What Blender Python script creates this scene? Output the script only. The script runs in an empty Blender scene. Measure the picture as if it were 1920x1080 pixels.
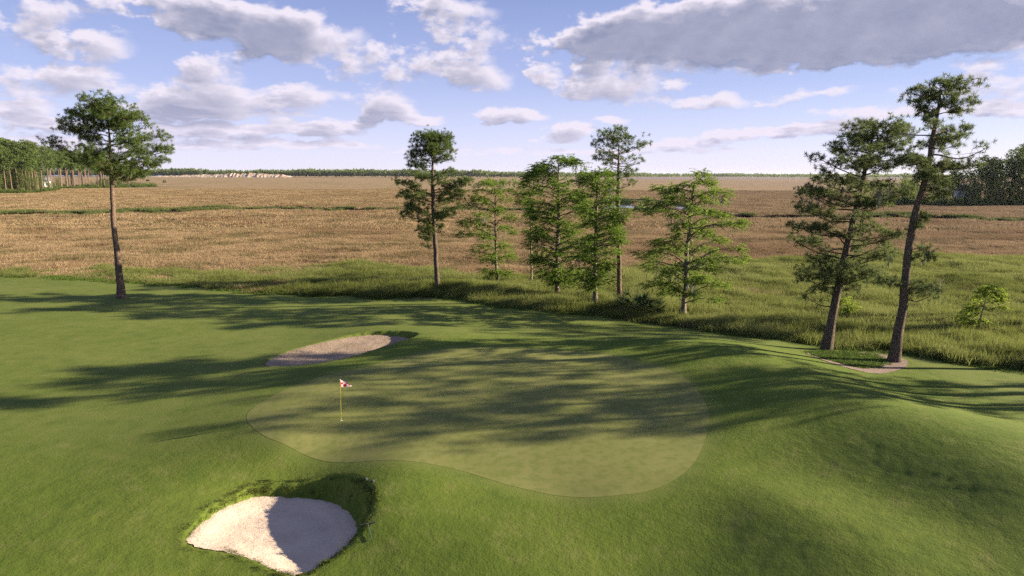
import bpy, math
import numpy as np
from mathutils import Matrix, Vector
R = math.radians
S = bpy.context.scene
COL = S.collection
rng = np.random.default_rng(7)

# ---------------------------------------------------------------- camera
CAM_H = 12.8                       # metres above the foot of the flagstick
FPX = 1283.0                       # focal length in pixels of the 1920 wide frame
PITCH, ROLL = R(9.47), R(0.2)
CAM = np.array([0.0, 0.0, CAM_H])
_f = np.array([0, math.cos(PITCH), -math.sin(PITCH)])
_r0 = np.array([1.0, 0, 0]); _u0 = np.array([0, math.sin(PITCH), math.cos(PITCH)])
_r = _r0*math.cos(ROLL) + _u0*math.sin(ROLL)
_u = _u0*math.cos(ROLL) - _r0*math.sin(ROLL)
cd = bpy.data.cameras.new('camera'); cam = bpy.data.objects.new('camera', cd); COL.objects.link(cam)
cd.sensor_width = 36; cd.lens = 36*FPX/1920; cd.clip_start = 0.5; cd.clip_end = 30000
cam.matrix_world = Matrix(((_r[0], _u[0], -_f[0], 0), (_r[1], _u[1], -_f[1], 0), (_r[2], _u[2], -_f[2], CAM_H), (0, 0, 0, 1)))
S.camera = cam

def ray(px, py):
    d = _f + _r*(px-960)/FPX + _u*(540-py)/FPX
    return d
def G(px, py, z):                  # where the sight line meets height z
    d = ray(px, py); return CAM + d*(z-CAM_H)/d[2]
def PY(px, py, Y):                 # where the sight line meets depth Y
    d = ray(px, py); return CAM + d*(Y/d[1])

# ---------------------------------------------------------------- node helper
class NG:
    def __init__(s, nt): s.nt = nt; s.N = nt.nodes; s.L = nt.links
    def put(s, sock, v):
        if v is None: return
        if hasattr(v, 'is_output'): s.L.new(v, sock)
        else:
            try: sock.default_value = v
            except Exception:
                sock.default_value = (*v, 1.0) if len(v) == 3 else v
    def node(s, t, **kw):
        n = s.N.new(t)
        for k, v in kw.items(): setattr(n, k, v)
        return n
    def m(s, op, a, b=None, c=None, clamp=False):
        n = s.node('ShaderNodeMath', operation=op, use_clamp=clamp)
        for i, v in enumerate((a, b, c)): s.put(n.inputs[i], v)
        return n.outputs[0]
    def v(s, op, a, b=None, c=None):
        n = s.node('ShaderNodeVectorMath', operation=op)
        for i, x in enumerate((a, b, c)): s.put(n.inputs[i], x)
        return n.outputs['Value'] if op in ('DOT_PRODUCT', 'LENGTH', 'DISTANCE') else n.outputs[0]
    def xyz(s, x=0., y=0., z=0.):
        n = s.node('ShaderNodeCombineXYZ')
        for i, q in enumerate((x, y, z)): s.put(n.inputs[i], q)
        return n.outputs[0]
    def sep(s, a):
        n = s.node('ShaderNodeSeparateXYZ'); s.put(n.inputs[0], a); return n.outputs
    def mix(s, f, a, b, kind='MIX'):
        n = s.node('ShaderNodeMix', data_type='RGBA', blend_type=kind)
        s.put(n.inputs[0], f); s.put(n.inputs[6], a); s.put(n.inputs[7], b); return n.outputs[2]
    def noise(s, vec, scale, detail=3, rough=.55, dist=0., dim='3D', lac=2.):
        n = s.node('ShaderNodeTexNoise', noise_dimensions=dim)
        s.put(n.inputs['Vector'], vec)
        n.inputs['Scale'].default_value = scale; n.inputs['Detail'].default_value = detail
        n.inputs['Roughness'].default_value = rough; n.inputs['Distortion'].default_value = dist
        n.inputs['Lacunarity'].default_value = lac
        return n.outputs['Fac']
    def vor(s, vec, scale, feature='F1', out='Distance'):
        n = s.node('ShaderNodeTexVoronoi', feature=feature)
        s.put(n.inputs['Vector'], vec); n.inputs['Scale'].default_value = scale
        return n.outputs[out]
    def rng(s, x, a, b, c=0., d=1., smooth=False):
        n = s.node('ShaderNodeMapRange', interpolation_type='SMOOTHSTEP' if smooth else 'LINEAR')
        s.put(n.inputs[0], x)
        for i, q in enumerate((a, b, c, d)): n.inputs[i+1].default_value = q
        return n.outputs[0]
    def bump(s, h, strength=.5, dist=.05):
        n = s.node('ShaderNodeBump'); s.put(n.inputs['Height'], h)
        n.inputs['Strength'].default_value = strength; n.inputs['Distance'].default_value = dist
        return n.outputs[0]
    def attr(s, name, out='Fac'):
        n = s.node('ShaderNodeAttribute', attribute_name=name); return n.outputs[out]
    def pos(s): return s.node('ShaderNodeNewGeometry').outputs['Position']
    def obj(s): return s.node('ShaderNodeTexCoord').outputs['Object']
    def rand(s): return s.node('ShaderNodeObjectInfo').outputs['Random']

# ---------------------------------------------------------------- world: sky with broken cumulus
SUN_AZ, SUN_EL = R(82), R(17)      # azimuth from +Y towards +X
w = bpy.data.worlds.new('World'); S.world = w; w.use_nodes = True
w.node_tree.nodes.clear()
g = NG(w.node_tree)
def ae(px, py):
    d = ray(px, py); d = d/np.linalg.norm(d)
    return math.atan2(d[0], d[1]), math.asin(d[2])
# banks of cloud: centre x, y, half width, half height (all in picture pixels), weight
CLOUDS = [(1420, 62, 330, 58, 1.35), (1760, 38, 260, 56, 1.3), (1150, 70, 100, 26, .5), (1560, 20, 330, 50, .4),
          (590, 76, 105, 42, 1.0), (470, 56, 100, 52, .9), (380, 20, 90, 34, .75), (250, 8, 120, 30, .7), (90, 55, 95, 38, .6), (190, 92, 62, 22, .75), (40, 15, 60, 24, .5),
          (840, 30, 105, 40, .9), (905, 85, 66, 24, .75), (790, 122, 115, 34, .95), (910, 150, 66, 32, .85), (655, 140, 40, 16, .5),
          (385, 140, 70, 34, .9), (165, 140, 62, 26, .75), (60, 155, 80, 30, .75), (440, 192, 115, 24, .9), (270, 175, 55, 16, .6), (720, 185, 62, 24, .75),
          (590, 178, 58, 20, .75), (330, 212, 85, 18, .7), (740, 214, 50, 14, .6), (540, 238, 62, 13, .7), (620, 242, 50, 14, .7), (430, 245, 60, 11, .65), (330, 250, 60, 10, .6), (690, 225, 26, 14, .6), (500, 268, 90, 8, .55), (640, 272, 80, 7, .5), (350, 275, 80, 7, .5),
          (1130, 165, 112, 26, 1.0), (1320, 194, 100, 15, .85), (1280, 160, 30, 10, .5), (960, 217, 66, 13, .95), (1070, 243, 46, 12, .85), (1020, 130, 26, 22, .7), (1150, 226, 34, 8, .55),
          (1100, 120, 36, 16, .65), (1290, 265, 90, 8, .6), (1440, 250, 110, 9, .65), (1560, 236, 100, 9, .65), (1630, 210, 80, 9, .6), (1830, 172, 120, 20, .75), (1880, 130, 80, 16, .5),
          (1570, 175, 42, 9, .6), (1880, 208, 110, 8, .6), (1470, 190, 42, 9, .6), (40, 205, 50, 12, .6), (110, 236, 60, 10, .55), (60, 262, 70, 9, .5), (1240, 282, 180, 6, .4),
          (960, 285, 200, 6, .4), (1030, 262, 50, 6, .4), (800, 226, 36, 9, .6), (150, 280, 90, 7, .45)]
def cloud_group():
    ng = bpy.data.node_groups.new('cloud_density', 'ShaderNodeTree')
    ng.interface.new_socket('AzEl', in_out='INPUT', socket_type='NodeSocketVector')
    ng.interface.new_socket('Density', in_out='OUTPUT', socket_type='NodeSocketFloat')
    q = NG(ng); gi = q.node('NodeGroupInput'); go = q.node('NodeGroupOutput')
    P = gi.outputs[0]
    x, y, z = q.sep(P)
    # flat projection: rows of cloud shrink towards the horizon
    den = q.m('ADD', q.m('MAXIMUM', y, 0.0), 0.10)
    pc = q.xyz(q.m('DIVIDE', x, den), q.m('DIVIDE', 1.0, den), 0)
    wob = q.noise(pc, 1.7, 5, .55, dim='2D')
    low = q.rng(y, .045, .15, 1, 0, True)
    fa = q.noise(q.v('MULTIPLY', P, (25, 42, 1)), 1.0, 6, .56, dim='2D')
    fb = q.noise(q.v('MULTIPLY', P, (33, 80, 1)), 1.0, 5, .56, dim='2D')
    fin = q.m('ADD', fa, q.m('MULTIPLY', low, q.m('SUBTRACT', fb, fa)))
    fi2 = q.noise(q.v('MULTIPLY_ADD', P, (17, 30, 1), (31.7, 11.3, 0)), 1.0, 4, .55, dim='2D')
    warp = q.v('ADD', P, q.v('MULTIPLY', q.xyz(q.m('SUBTRACT', fin, .5), q.m('SUBTRACT', fi2, .5), 0), (.10, .05, 0)))
    warp = q.v('ADD', P, q.v('MULTIPLY', q.v('SUBTRACT', warp, P), q.xyz(q.rng(y, .03, .2, .35, 1), q.rng(y, .03, .2, .2, 1), 0)))
    acc = None
    for (cx, cy, rx, ry, wt) in CLOUDS:
        if cx < 1000 and cy < 160: wt, rx, ry = wt*.88, rx*.93, ry*.93
        if cy > 195: wt, ry = wt+.3, ry*1.15
        a0, e0 = ae(cx, cy); ra, re = 1.35*rx/FPX, 1.35*ry/FPX
        t = q.v('MULTIPLY_ADD', warp, (1/ra, 1/re, 0), (-a0/ra, -e0/re, 0))
        p = q.m('SUBTRACT', 1.0, q.v('DOT_PRODUCT', t, t), clamp=True)
        acc = q.m('MULTIPLY', p, wt) if acc is None else q.m('MULTIPLY_ADD', p, wt, acc)
    acc = q.m('MINIMUM', acc, 1.2)
    cover = q.m('ADD', q.rng(x, -0.5, 0.25, -.36, -.5), q.m('MULTIPLY', low, .12))
    s1 = q.m('ADD', q.m('MULTIPLY', q.m('SUBTRACT', wob, .5), 1.3), cover)
    s2 = q.m('ADD', q.m('MAXIMUM', s1, -.3), q.m('MULTIPLY', acc, 1.0))
    s3 = q.m('ADD', s2, q.m('MULTIPLY', q.m('SUBTRACT', fin, .5), q.rng(acc, .75, 1.15, 1.5, .4, True)))
    q.put(go.inputs[0], s3)
    return ng
cg = cloud_group()
D = g.node('ShaderNodeTexCoord').outputs['Generated']
dx, dy, dz = g.sep(g.v('NORMALIZE', D))
AZ = g.m('ARCTAN2', dx, dy); EL = g.m('ARCSINE', dz)
def dens(oa, oe):
    n = g.node('ShaderNodeGroup'); n.node_tree = cg
    g.put(n.inputs[0], g.xyz(g.m('ADD', AZ, oa), g.m('ADD', EL, oe), 0)); return n.outputs[0]
d0 = dens(0, 0); d1 = dens(.008, .012)
alpha = g.rng(d0, .02, .56, 0, 1, True)
alpha = g.m('MULTIPLY', alpha, g.rng(EL, 0.0, .02, 0, 1, True))
lit = g.m('ADD', g.m('MULTIPLY', g.m('SUBTRACT', d0, d1), g.rng(d0, .5, 1.2, 1.1, .22)), .66)        # tops and sunward edges
lit = g.m('SUBTRACT', lit, g.rng(d0, .35, 1.15, 0, .78))                       # thick middles are dark from below
cshade = g.mix(g.rng(lit, .0, .85, 0, 1, False), (.108, .120, .180), (.338, .314, .360))
cl2 = g.mix(g.rng(EL, .0, .14, .5, 0, True), cshade, (.34, .315, .39))        # low clouds fade into the bright air
bgc = g.node('ShaderNodeBackground'); g.put(bgc.inputs[0], cl2); bgc.inputs[1].default_value = .73
sky = g.node('ShaderNodeTexSky', sky_type='NISHITA'); sky.sun_disc = False
sky.sun_elevation = SUN_EL; sky.sun_rotation = SUN_AZ
sky.air_density = 1.0; sky.dust_density = .5; sky.ozone_density = 3.0; sky.altitude = 0
nish = g.v('SCALE', sky.outputs[0]); g.N[-1].inputs['Scale'].default_value = .085
cr = g.node('ShaderNodeValToRGB'); g.put(cr.inputs[0], g.m('MULTIPLY', g.m('MAXIMUM', EL, 0), 1/1.6))
el_ = cr.color_ramp.elements
stops = [(0, (.31, .295, .375)), (.03, (.245, .245, .36)), (.075, (.158, .172, .300)), (.15, (.094, .112, .222)), (1, (.06, .075, .155))]
while len(el_) < len(stops): el_.new(.5)
for e, (p, c) in zip(el_, stops): e.position = p; e.color = (*c, 1)
skyc = g.mix(.82, nish, cr.outputs[0])
bg = g.node('ShaderNodeBackground'); g.put(bg.inputs[0], skyc); bg.inputs[1].default_value = .80
ms = g.node('ShaderNodeMixShader'); g.put(ms.inputs[0], alpha)
g.L.new(bg.outputs[0], ms.inputs[1]); g.L.new(bgc.outputs[0], ms.inputs[2])
wo = g.node('ShaderNodeOutputWorld'); g.L.new(ms.outputs[0], wo.inputs[0])
w.cycles.sampling_method = 'MANUAL'; w.cycles.sample_map_resolution = 512

# ---------------------------------------------------------------- sun, exposure
sd = bpy.data.lights.new('sun', 'SUN'); so = bpy.data.objects.new('sun', sd); COL.objects.link(so)
sd.energy = 5.0; sd.angle = R(.55); sd.color = (1.0, .87, .67)
SUNV = Vector((math.cos(SUN_EL)*math.sin(SUN_AZ), math.cos(SUN_EL)*math.cos(SUN_AZ), math.sin(SUN_EL)))
so.rotation_euler = SUNV.to_track_quat('Z', 'Y').to_euler(); so.location = (60, 10, 60)
S.view_settings.view_transform = 'Standard'; S.view_settings.look = 'None'
S.view_settings.exposure = 1.85; S.view_settings.gamma = 1.0; S.view_settings.use_curve_mapping = False
S.cycles.max_bounces = 6; S.cycles.diffuse_bounces = 3; S.cycles.transmission_bounces = 3; S.cycles.volume_bounces = 1
S.cycles.use_denoising = False; S.cycles.use_adaptive_sampling = False; S.cycles.sample_clamp_indirect = 2.0

# ---------------------------------------------------------------- mesh helpers
def mesh(name, V, F, mats=None, smooth=False, attrs=None, midx=None):
    V = np.asarray(V, np.float32); me = bpy.data.meshes.new(name)
    Fs = [np.asarray(f, np.int32) for f in (F if isinstance(F, list) else [F]) if len(f)]
    me.vertices.add(len(V)); me.vertices.foreach_set('co', V.ravel())
    nl = sum(f.size for f in Fs); nf = sum(len(f) for f in Fs)
    me.loops.add(nl); me.loops.foreach_set('vertex_index', np.concatenate([f.ravel() for f in Fs]))
    me.polygons.add(nf)
    tot = np.concatenate([np.full(len(f), f.shape[1], np.int32) for f in Fs])
    st = np.concatenate([[0], np.cumsum(tot)[:-1]]).astype(np.int32)
    me.polygons.foreach_set('loop_start', st)
    try: me.polygons.foreach_set('loop_total', tot)
    except Exception: pass
    if smooth: me.polygons.foreach_set('use_smooth', np.ones(nf, bool))
    if midx is not None: me.polygons.foreach_set('material_index', np.asarray(midx, np.int32))
    for k, a in (attrs or {}).items():
        at = me.attributes.new(k, 'FLOAT', 'POINT'); at.data.foreach_set('value', np.asarray(a, np.float32))
    for m_ in ([mats] if not isinstance(mats, (list, tuple)) else mats):
        if m_: me.materials.append(m_)
    me.update(calc_edges=True)
    return me
def obj(name, me, parent=None, loc=None):
    o = bpy.data.objects.new(name, me); COL.objects.link(o)
    if parent: o.parent = parent
    if loc is not None: o.location = [float(q) for q in loc]
    return o
def tag(o, label=None, cat=None, group=None, kind=None):
    for k, v_ in (('label', label), ('category', cat), ('group', group), ('kind', kind)):
        if v_: o[k] = v_
    return o
def sstep(t): t = np.clip(t, 0, 1); return t*t*(3-2*t)
def vn(x, y, s=0):                 # value noise 0..1
    x = np.asarray(x, float); y = np.asarray(y, float)
    xi = np.floor(x).astype(np.int64); yi = np.floor(y).astype(np.int64); fx = sstep(x-xi); fy = sstep(y-yi)
    def h(a, b):
        n = (a*374761393 + b*668265263 + s*974634777) & 0x7fffffff
        n = ((n ^ (n >> 13))*1274126177) & 0x7fffffff
        return ((n ^ (n >> 16)) & 0xffff)/65535.
    return (h(xi, yi)*(1-fx)+h(xi+1, yi)*fx)*(1-fy)+(h(xi, yi+1)*(1-fx)+h(xi+1, yi+1)*fx)*fy
def fbm(x, y, o=4, s=0):
    t = 0; a = .5
    for i in range(o): t = t + a*(vn(x*2**i, y*2**i, s+i)-.5); a *= .5
    return t
def smooth_loop(P, n):             # closed Catmull-Rom through points
    P = np.asarray(P, float); m_ = len(P); out = []
    for t in np.arange(n)*m_/n:
        i = int(t); f = t-i; a, b, c, d = (P[(i+k-1) % m_] for k in range(4))
        out.append(.5*((2*b)+(c-a)*f+(2*a-5*b+4*c-d)*f*f+(3*b-a-3*c+d)*f**3))
    return np.array(out)
def sdist(X, Y, poly):             # signed distance to a closed polygon, negative inside
    shp = X.shape; P = np.stack([X.ravel(), Y.ravel()], 1); best = np.full(len(P), 1e9); ins = np.zeros(len(P), bool)
    for a, b in zip(poly, np.roll(poly, -1, 0)):
        ab = b-a; t = np.clip(((P-a)@ab)/(ab@ab+1e-12), 0, 1); q = a+t[:, None]*ab
        best = np.minimum(best, ((P-q)**2).sum(1))
        c = ((a[1] > P[:, 1]) != (b[1] > P[:, 1])); xx = (b[0]-a[0])*(P[:, 1]-a[1])/(b[1]-a[1]+1e-12)+a[0]
        ins ^= c & (P[:, 0] < xx)
    d = np.sqrt(best); d[ins] *= -1
    return d.reshape(shp)

# ---------------------------------------------------------------- materials
def material(name):
    m_ = bpy.data.materials.new(name); m_.use_nodes = True; m_.node_tree.nodes.clear(); q = NG(m_.node_tree)
    return m_, q
def finish(q, col, rough=.9, normal=None, spec=.2, transl=None, metal=0.):
    p = q.node('ShaderNodeBsdfPrincipled'); q.put(p.inputs['Base Color'], col); q.put(p.inputs['Roughness'], rough)
    p.inputs['Specular IOR Level'].default_value = spec; p.inputs['Metallic'].default_value = metal
    if normal is not None: q.put(p.inputs['Normal'], normal)
    sh = p.outputs[0]
    if transl:
        t = q.node('ShaderNodeBsdfTranslucent'); q.put(t.inputs[0], transl[1]); ms_ = q.node('ShaderNodeMixShader')
        ms_.inputs[0].default_value = transl[0]; q.L.new(sh, ms_.inputs[1]); q.L.new(t.outputs[0], ms_.inputs[2]); sh = ms_.outputs[0]
    o = q.node('ShaderNodeOutputMaterial'); q.L.new(sh, o.inputs[0])
def leafmat(name, a, b, tip=None, tr=.35, trc=None):
    m_, q = material(name); v_ = q.attr('var'); r_ = q.rand()
    c = q.mix(v_, a, b)
    c = q.mix(q.m('MULTIPLY', r_, .35), c, tip or tuple(1.25*x for x in b))
    finish(q, c, .75, spec=.12, transl=(tr, trc or q.mix(.5, c, tuple(1.6*x for x in b))))
    return m_
def plain(name, c, rough=.7, spec=.3, metal=0.):
    m_, q = material(name); n = q.noise(q.obj(), 9, 3)
    finish(q, q.mix(q.rng(n, .3, .7), tuple(.85*x for x in c), tuple(min(1, 1.12*x) for x in c)), rough, spec=spec, metal=metal); return m_

def turf_mat():
    m_, q = material('turf'); P = q.pos(); rgh = q.attr('rough')
    big = q.noise(P, .13, 4, .6); mid = q.noise(P, .9, 4, .62); fine = q.noise(P, 11, 5, .72); grain = q.noise(P, 38, 3, .65)
    c = q.mix(q.rng(big, .32, .68, smooth=True), (.075, .108, .015), (.100, .130, .021))
    cf = q.mix(q.rng(big, .3, .7, smooth=True), (.102, .128, .026), (.124, .145, .034))
    c = q.mix(rgh, cf, c)
    c = q.mix(q.m('MULTIPLY', q.rng(mid, .5, .78, smooth=True), .5), c, (.165, .160, .052))        # dry blades
    c = q.mix(q.m('MULTIPLY', q.rng(mid, .52, .26, smooth=True), .5), c, (.055, .090, .015))      # lush patches
    c = q.mix(q.m('MULTIPLY', q.rng(fine, .42, .25, smooth=True), .75), c, (.034, .052, .010))
    c = q.mix(q.m('MULTIPLY', q.rng(grain, .56, .74, smooth=True), .55), c, (.20, .205, .07))
    so_ = q.m('MULTIPLY', q.attr('soil'), q.rng(q.m('ADD', q.m('MULTIPLY', mid, .5), q.m('MULTIPLY', fine, .5)), .42, .56, smooth=True))
    c = q.mix(so_, c, q.mix(q.rng(grain, .35, .65), (.075, .050, .034), (.19, .135, .095)))       # bare soil and straw litter
    lump = q.noise(P, 3.2, 5, .66)
    h = q.m('ADD', q.m('MULTIPLY', lump, q.m('MULTIPLY', rgh, .48)), q.m('ADD', q.m('MULTIPLY', fine, .22), q.m('MULTIPLY', grain, .06)))
    finish(q, c, .95, q.bump(h, .6, .14), .06)
    return m_
def green_mat():
    m_, q = material('green_turf'); P = q.pos()
    big = q.noise(P, .35, 4, .6); mid = q.noise(P, 2.2, 5, .65); fine = q.noise(P, 22, 4, .7)
    c = q.mix(q.rng(big, .3, .7, smooth=True), (.150, .156, .046), (.177, .174, .058))
    c = q.mix(q.m('MULTIPLY', q.rng(mid, .56, .36, smooth=True), .6), c, (.104, .128, .030))
    c = q.mix(q.m('MULTIPLY', q.rng(q.vor(P, 1.1), .05, .025), .5), c, (.24, .21, .11))       # ball marks
    c = q.mix(q.m('MULTIPLY', q.rng(fine, .6, .75, smooth=True), .35), c, (.19, .17, .075))
    c = q.mix(q.m('MULTIPLY', q.rng(fine, .42, .3, smooth=True), .3), c, (.075, .085, .024))
    finish(q, c, .95, q.bump(q.m('ADD', q.m('MULTIPLY', mid, .3), q.m('MULTIPLY', fine, .12)), .35, .04), .06); return m_
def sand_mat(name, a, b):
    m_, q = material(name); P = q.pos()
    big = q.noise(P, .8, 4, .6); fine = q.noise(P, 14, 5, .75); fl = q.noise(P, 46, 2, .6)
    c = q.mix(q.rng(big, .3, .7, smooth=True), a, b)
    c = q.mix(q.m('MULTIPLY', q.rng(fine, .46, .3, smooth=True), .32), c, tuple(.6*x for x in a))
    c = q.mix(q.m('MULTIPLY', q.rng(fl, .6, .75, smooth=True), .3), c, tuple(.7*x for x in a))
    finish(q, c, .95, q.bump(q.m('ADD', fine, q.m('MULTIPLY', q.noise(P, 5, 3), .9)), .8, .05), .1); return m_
def bark_mat(name, a, b, moss=(.10, .10, .08)):
    m_, q = material(name); P = q.obj()
    st = q.v('MULTIPLY', P, (1, 1, .28))
    pl = q.vor(q.v('ADD', st, q.v('SCALE', q.xyz(q.noise(P, 3, 3), q.noise(P, 4, 3), 0))), 7.5, 'DISTANCE_TO_EDGE'); n = q.noise(st, 16, 4, .65); big = q.noise(P, .6, 3)
    c = q.mix(q.rng(n, .3, .7), a, b)
    c = q.mix(q.m('MULTIPLY', q.rng(pl, .10, .0), .8), c, (.022, .017, .013))
    c = q.mix(q.m('MULTIPLY', q.rng(big, .5, .7), .4), c, moss)
    finish(q, c, .95, q.bump(q.m('ADD', q.rng(pl, 0, .14), q.m('MULTIPLY', n, .4)), .9, .06), .1); return m_
def blade_mat(name, base, mid, tip, alt, tr=.3, east=False):
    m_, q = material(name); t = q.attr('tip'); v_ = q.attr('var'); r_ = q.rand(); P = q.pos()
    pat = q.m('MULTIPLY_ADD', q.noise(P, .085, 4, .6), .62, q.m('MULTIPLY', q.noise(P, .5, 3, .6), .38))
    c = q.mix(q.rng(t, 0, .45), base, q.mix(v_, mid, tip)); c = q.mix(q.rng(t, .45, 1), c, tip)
    c = q.mix(q.m('MULTIPLY', q.rng(pat, .45, .60, smooth=True), .7), c, alt)
    c = q.mix(q.m('MULTIPLY', q.rng(q.noise(q.v('ADD', P, (71, 33, 0)), .028, 4, .6), .5, .64, smooth=True), .6), c, tuple(x*y for x, y in zip(mid, (.78, .70, .72))))
    if east: c = q.mix(q.rng(q.sep(P)[0], -20, 200, 0, .55), c, (.185, .128, .098))     # a greyer, redder kind of grass grows to the east
    c = q.mix(q.m('MULTIPLY', r_, .25), c, tuple(.7*x for x in mid))
    finish(q, c, .8, spec=.1, transl=(tr, c)); return m_
M = {}
HAZE = .00002
M['turf'] = turf_mat(); M['green'] = green_mat()
M['sand'] = sand_mat('bunker_sand', (.48, .37, .28), (.56, .44, .335)); M['sand2'] = sand_mat('bunker_sand_shaded', (.235, .17, .115), (.295, .22, .155))  # second sand is darkened: the far bunker's shade is put into its colour
M['bark'] = bark_mat('pine_bark', (.14, .098, .072), (.25, .17, .125)); M['bark2'] = bark_mat('cypress_bark', (.20, .165, .12), (.34, .28, .21))
M['barkd'] = bark_mat('dark_pine_bark', (.105, .078, .058), (.20, .145, .105))
M['needle'] = leafmat('pine_needles', (.048, .080, .018), (.100, .135, .034), tr=.35)
M['needle2'] = leafmat('pale_pine_needles', (.052, .076, .024), (.112, .138, .048), tr=.4)
M['cyp'] = leafmat('cypress_leaves', (.080, .135, .018), (.14, .20, .030), tr=.5)
M['cyp2'] = leafmat('dark_cypress_leaves', (.066, .118, .015), (.12, .182, .026), tr=.5)
M['cyp3'] = leafmat('young_cypress_leaves', (.14, .20, .022), (.22, .28, .04), tr=.5)
M['broad'] = leafmat('broad_leaves', (.060, .092, .022), (.118, .152, .040), tr=.55)
M['palm'] = leafmat('palmetto_leaves', (.030, .055, .020), (.055, .09, .035), tr=.2)
M['moss'] = plain('spanish_moss', (.16, .17, .13), .9)
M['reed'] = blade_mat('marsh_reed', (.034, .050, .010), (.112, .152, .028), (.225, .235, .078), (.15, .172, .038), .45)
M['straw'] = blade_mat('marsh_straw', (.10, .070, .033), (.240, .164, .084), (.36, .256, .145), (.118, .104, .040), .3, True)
M['straw2'] = blade_mat('creek_grass', (.030, .035, .012), (.095, .120, .034), (.150, .165, .06), (.11, .13, .035))
M['weed'] = blade_mat('weed_leaf', (.03, .05, .008), (.075, .12, .018), (.115, .17, .03), (.09, .13, .02))

# ---------------------------------------------------------------- terrain of the hole
CP = [(640, 788, 0), (460, 785, -.12), (530, 830, -.12), (740, 862, -.15), (850, 880, -.2), (1060, 932, -.32), (1150, 930, -.15), (1290, 880, .1), (1330, 780, .32),
      (1220, 680, .5), (1000, 652, .45), (770, 668, .3), (900, 760, .12), (1100, 800, .15), (590, 708, .1),
      (0, 560, -.75), (0, 650, -.8), (0, 800, -.95), (0, 1080, -1.15), (200, 700, -.8), (180, 900, -1.0), (300, 800, -.62), (300, 620, -.75), (200, 600, -.75), (330, 720, -.55), (380, 850, -.55),
      (820, 565, -.95), (1100, 600, -.95), (500, 553, -.9), (0, 520, -1.0), (1300, 620, -.9), (1500, 648, -.75), (1700, 675, -.55), (1920, 700, -.9), (250, 532, -.95),
      (560, 600, -.75), (750, 600, -.55), (900, 615, -.45), (1050, 625, -.35), (1180, 628, -.3), (470, 660, -.5), (470, 720, -.25), (800, 633, .5), (860, 632, .45), (690, 617, -.12), (640, 628, -.24), (575, 645, -.36), (740, 620, .02),
      (1150, 640, .55), (1250, 642, 1.15), (1350, 650, 1.5), (1440, 676, 1.35), (1520, 712, 1.25), (1390, 720, .75), (1400, 790, .75), (1560, 672, -.35),
      (1560, 745, 1.75), (1640, 762, 2.15), (1720, 795, 2.45), (1820, 843, 2.6), (1920, 895, 2.7), (1700, 735, -.1), (1900, 740, -.5), (1900, 790, .1), (1750, 757, .2), (1480, 790, .95),
      (1420, 880, .2), (1520, 890, .35), (1640, 925, .75), (1780, 985, 1.05), (1900, 1050, 1.2), (1560, 985, .75), (1660, 1040, .9), (1800, 1078, .9), (1450, 925, .55),
      (1350, 1000, -.22), (1440, 1075, -.1), (1200, 1000, -.45), (1200, 1078, -.75), (1000, 1000, -.5), (900, 1078, -.85), (820, 960, -.32),
      (722, 985, -.42), (700, 1040, -.9), (675, 1078, -1.12), (690, 922, -.2), (540, 905, -1.1), (600, 905, -.95), (450, 920, -1.1), (380, 955, -.95), (330, 1010, -1.0), (400, 1050, -1.1), (500, 1078, -1.15)]
pts, zs = [], []
for (px, py, z) in CP:
    z = z if z < .4 else (.4+(z-.4)*.605)
    p = G(px, py, z); pts.append(p[:2]); zs.append(z)
for p, z in [((-90, 10), -1.3), ((-90, 40), -1.1), ((-90, 80), -1.1), ((90, 20), -.4), ((90, 45), -.6), ((90, 80), -.9), ((0, 8), -1.2), ((40, 8), .7), ((60, 30), .2), ((-40, 8), -1.4), ((50, 42), -.6), ((45, 60), -.9), ((70, 60), -.9), ((36, 24), 1.0), ((34, 15), .8), ((0, 90), -1), ((-50, 95), -1)]:
    pts.append(p); zs.append(z)
pts = np.array(pts, float); zs = np.array(zs, float)
def _U(r2): return .5*r2*np.log(r2+1e-9)
_n = len(pts); _K = _U(((pts[:, None]-pts[None])**2).sum(-1)) + np.eye(_n)*1.5
_Pm = np.c_[np.ones(_n), pts]; _A = np.block([[_K, _Pm], [_Pm.T, np.zeros((3, 3))]])
_w = np.linalg.solve(_A, np.r_[zs, 0, 0, 0])
def tps(X, Y):
    shp = np.shape(X); P = np.stack([np.ravel(X), np.ravel(Y)], 1).astype(float); out = np.empty(len(P))
    for i in range(0, len(P), 20000):
        q = P[i:i+20000]; out[i:i+20000] = _U(((q[:, None]-pts[None])**2).sum(-1))@_w[:_n] + _w[_n]+q@_w[_n+1:]
    return out.reshape(shp)
EDGE = np.array([G(px, py, -.95)[:2] for px, py in [(-250, 512), (0, 516), (100, 519), (300, 532), (450, 546), (600, 554), (740, 558), (830, 555), (900, 565), (1000, 578), (1100, 586), (1200, 600), (1300, 615), (1400, 630), (1500, 642), (1600, 656), (1700, 667), (1800, 682), (1920, 694), (2100, 712)]])
def yedge(X): return np.interp(X, np.r_[-300, EDGE[:, 0], 120], np.r_[EDGE[0, 1]+40, EDGE[:, 1], EDGE[-1, 1]-4]) + .5*np.sin(np.asarray(X)*.9)+.35*np.sin(np.asarray(X)*2.3+1)
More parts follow.
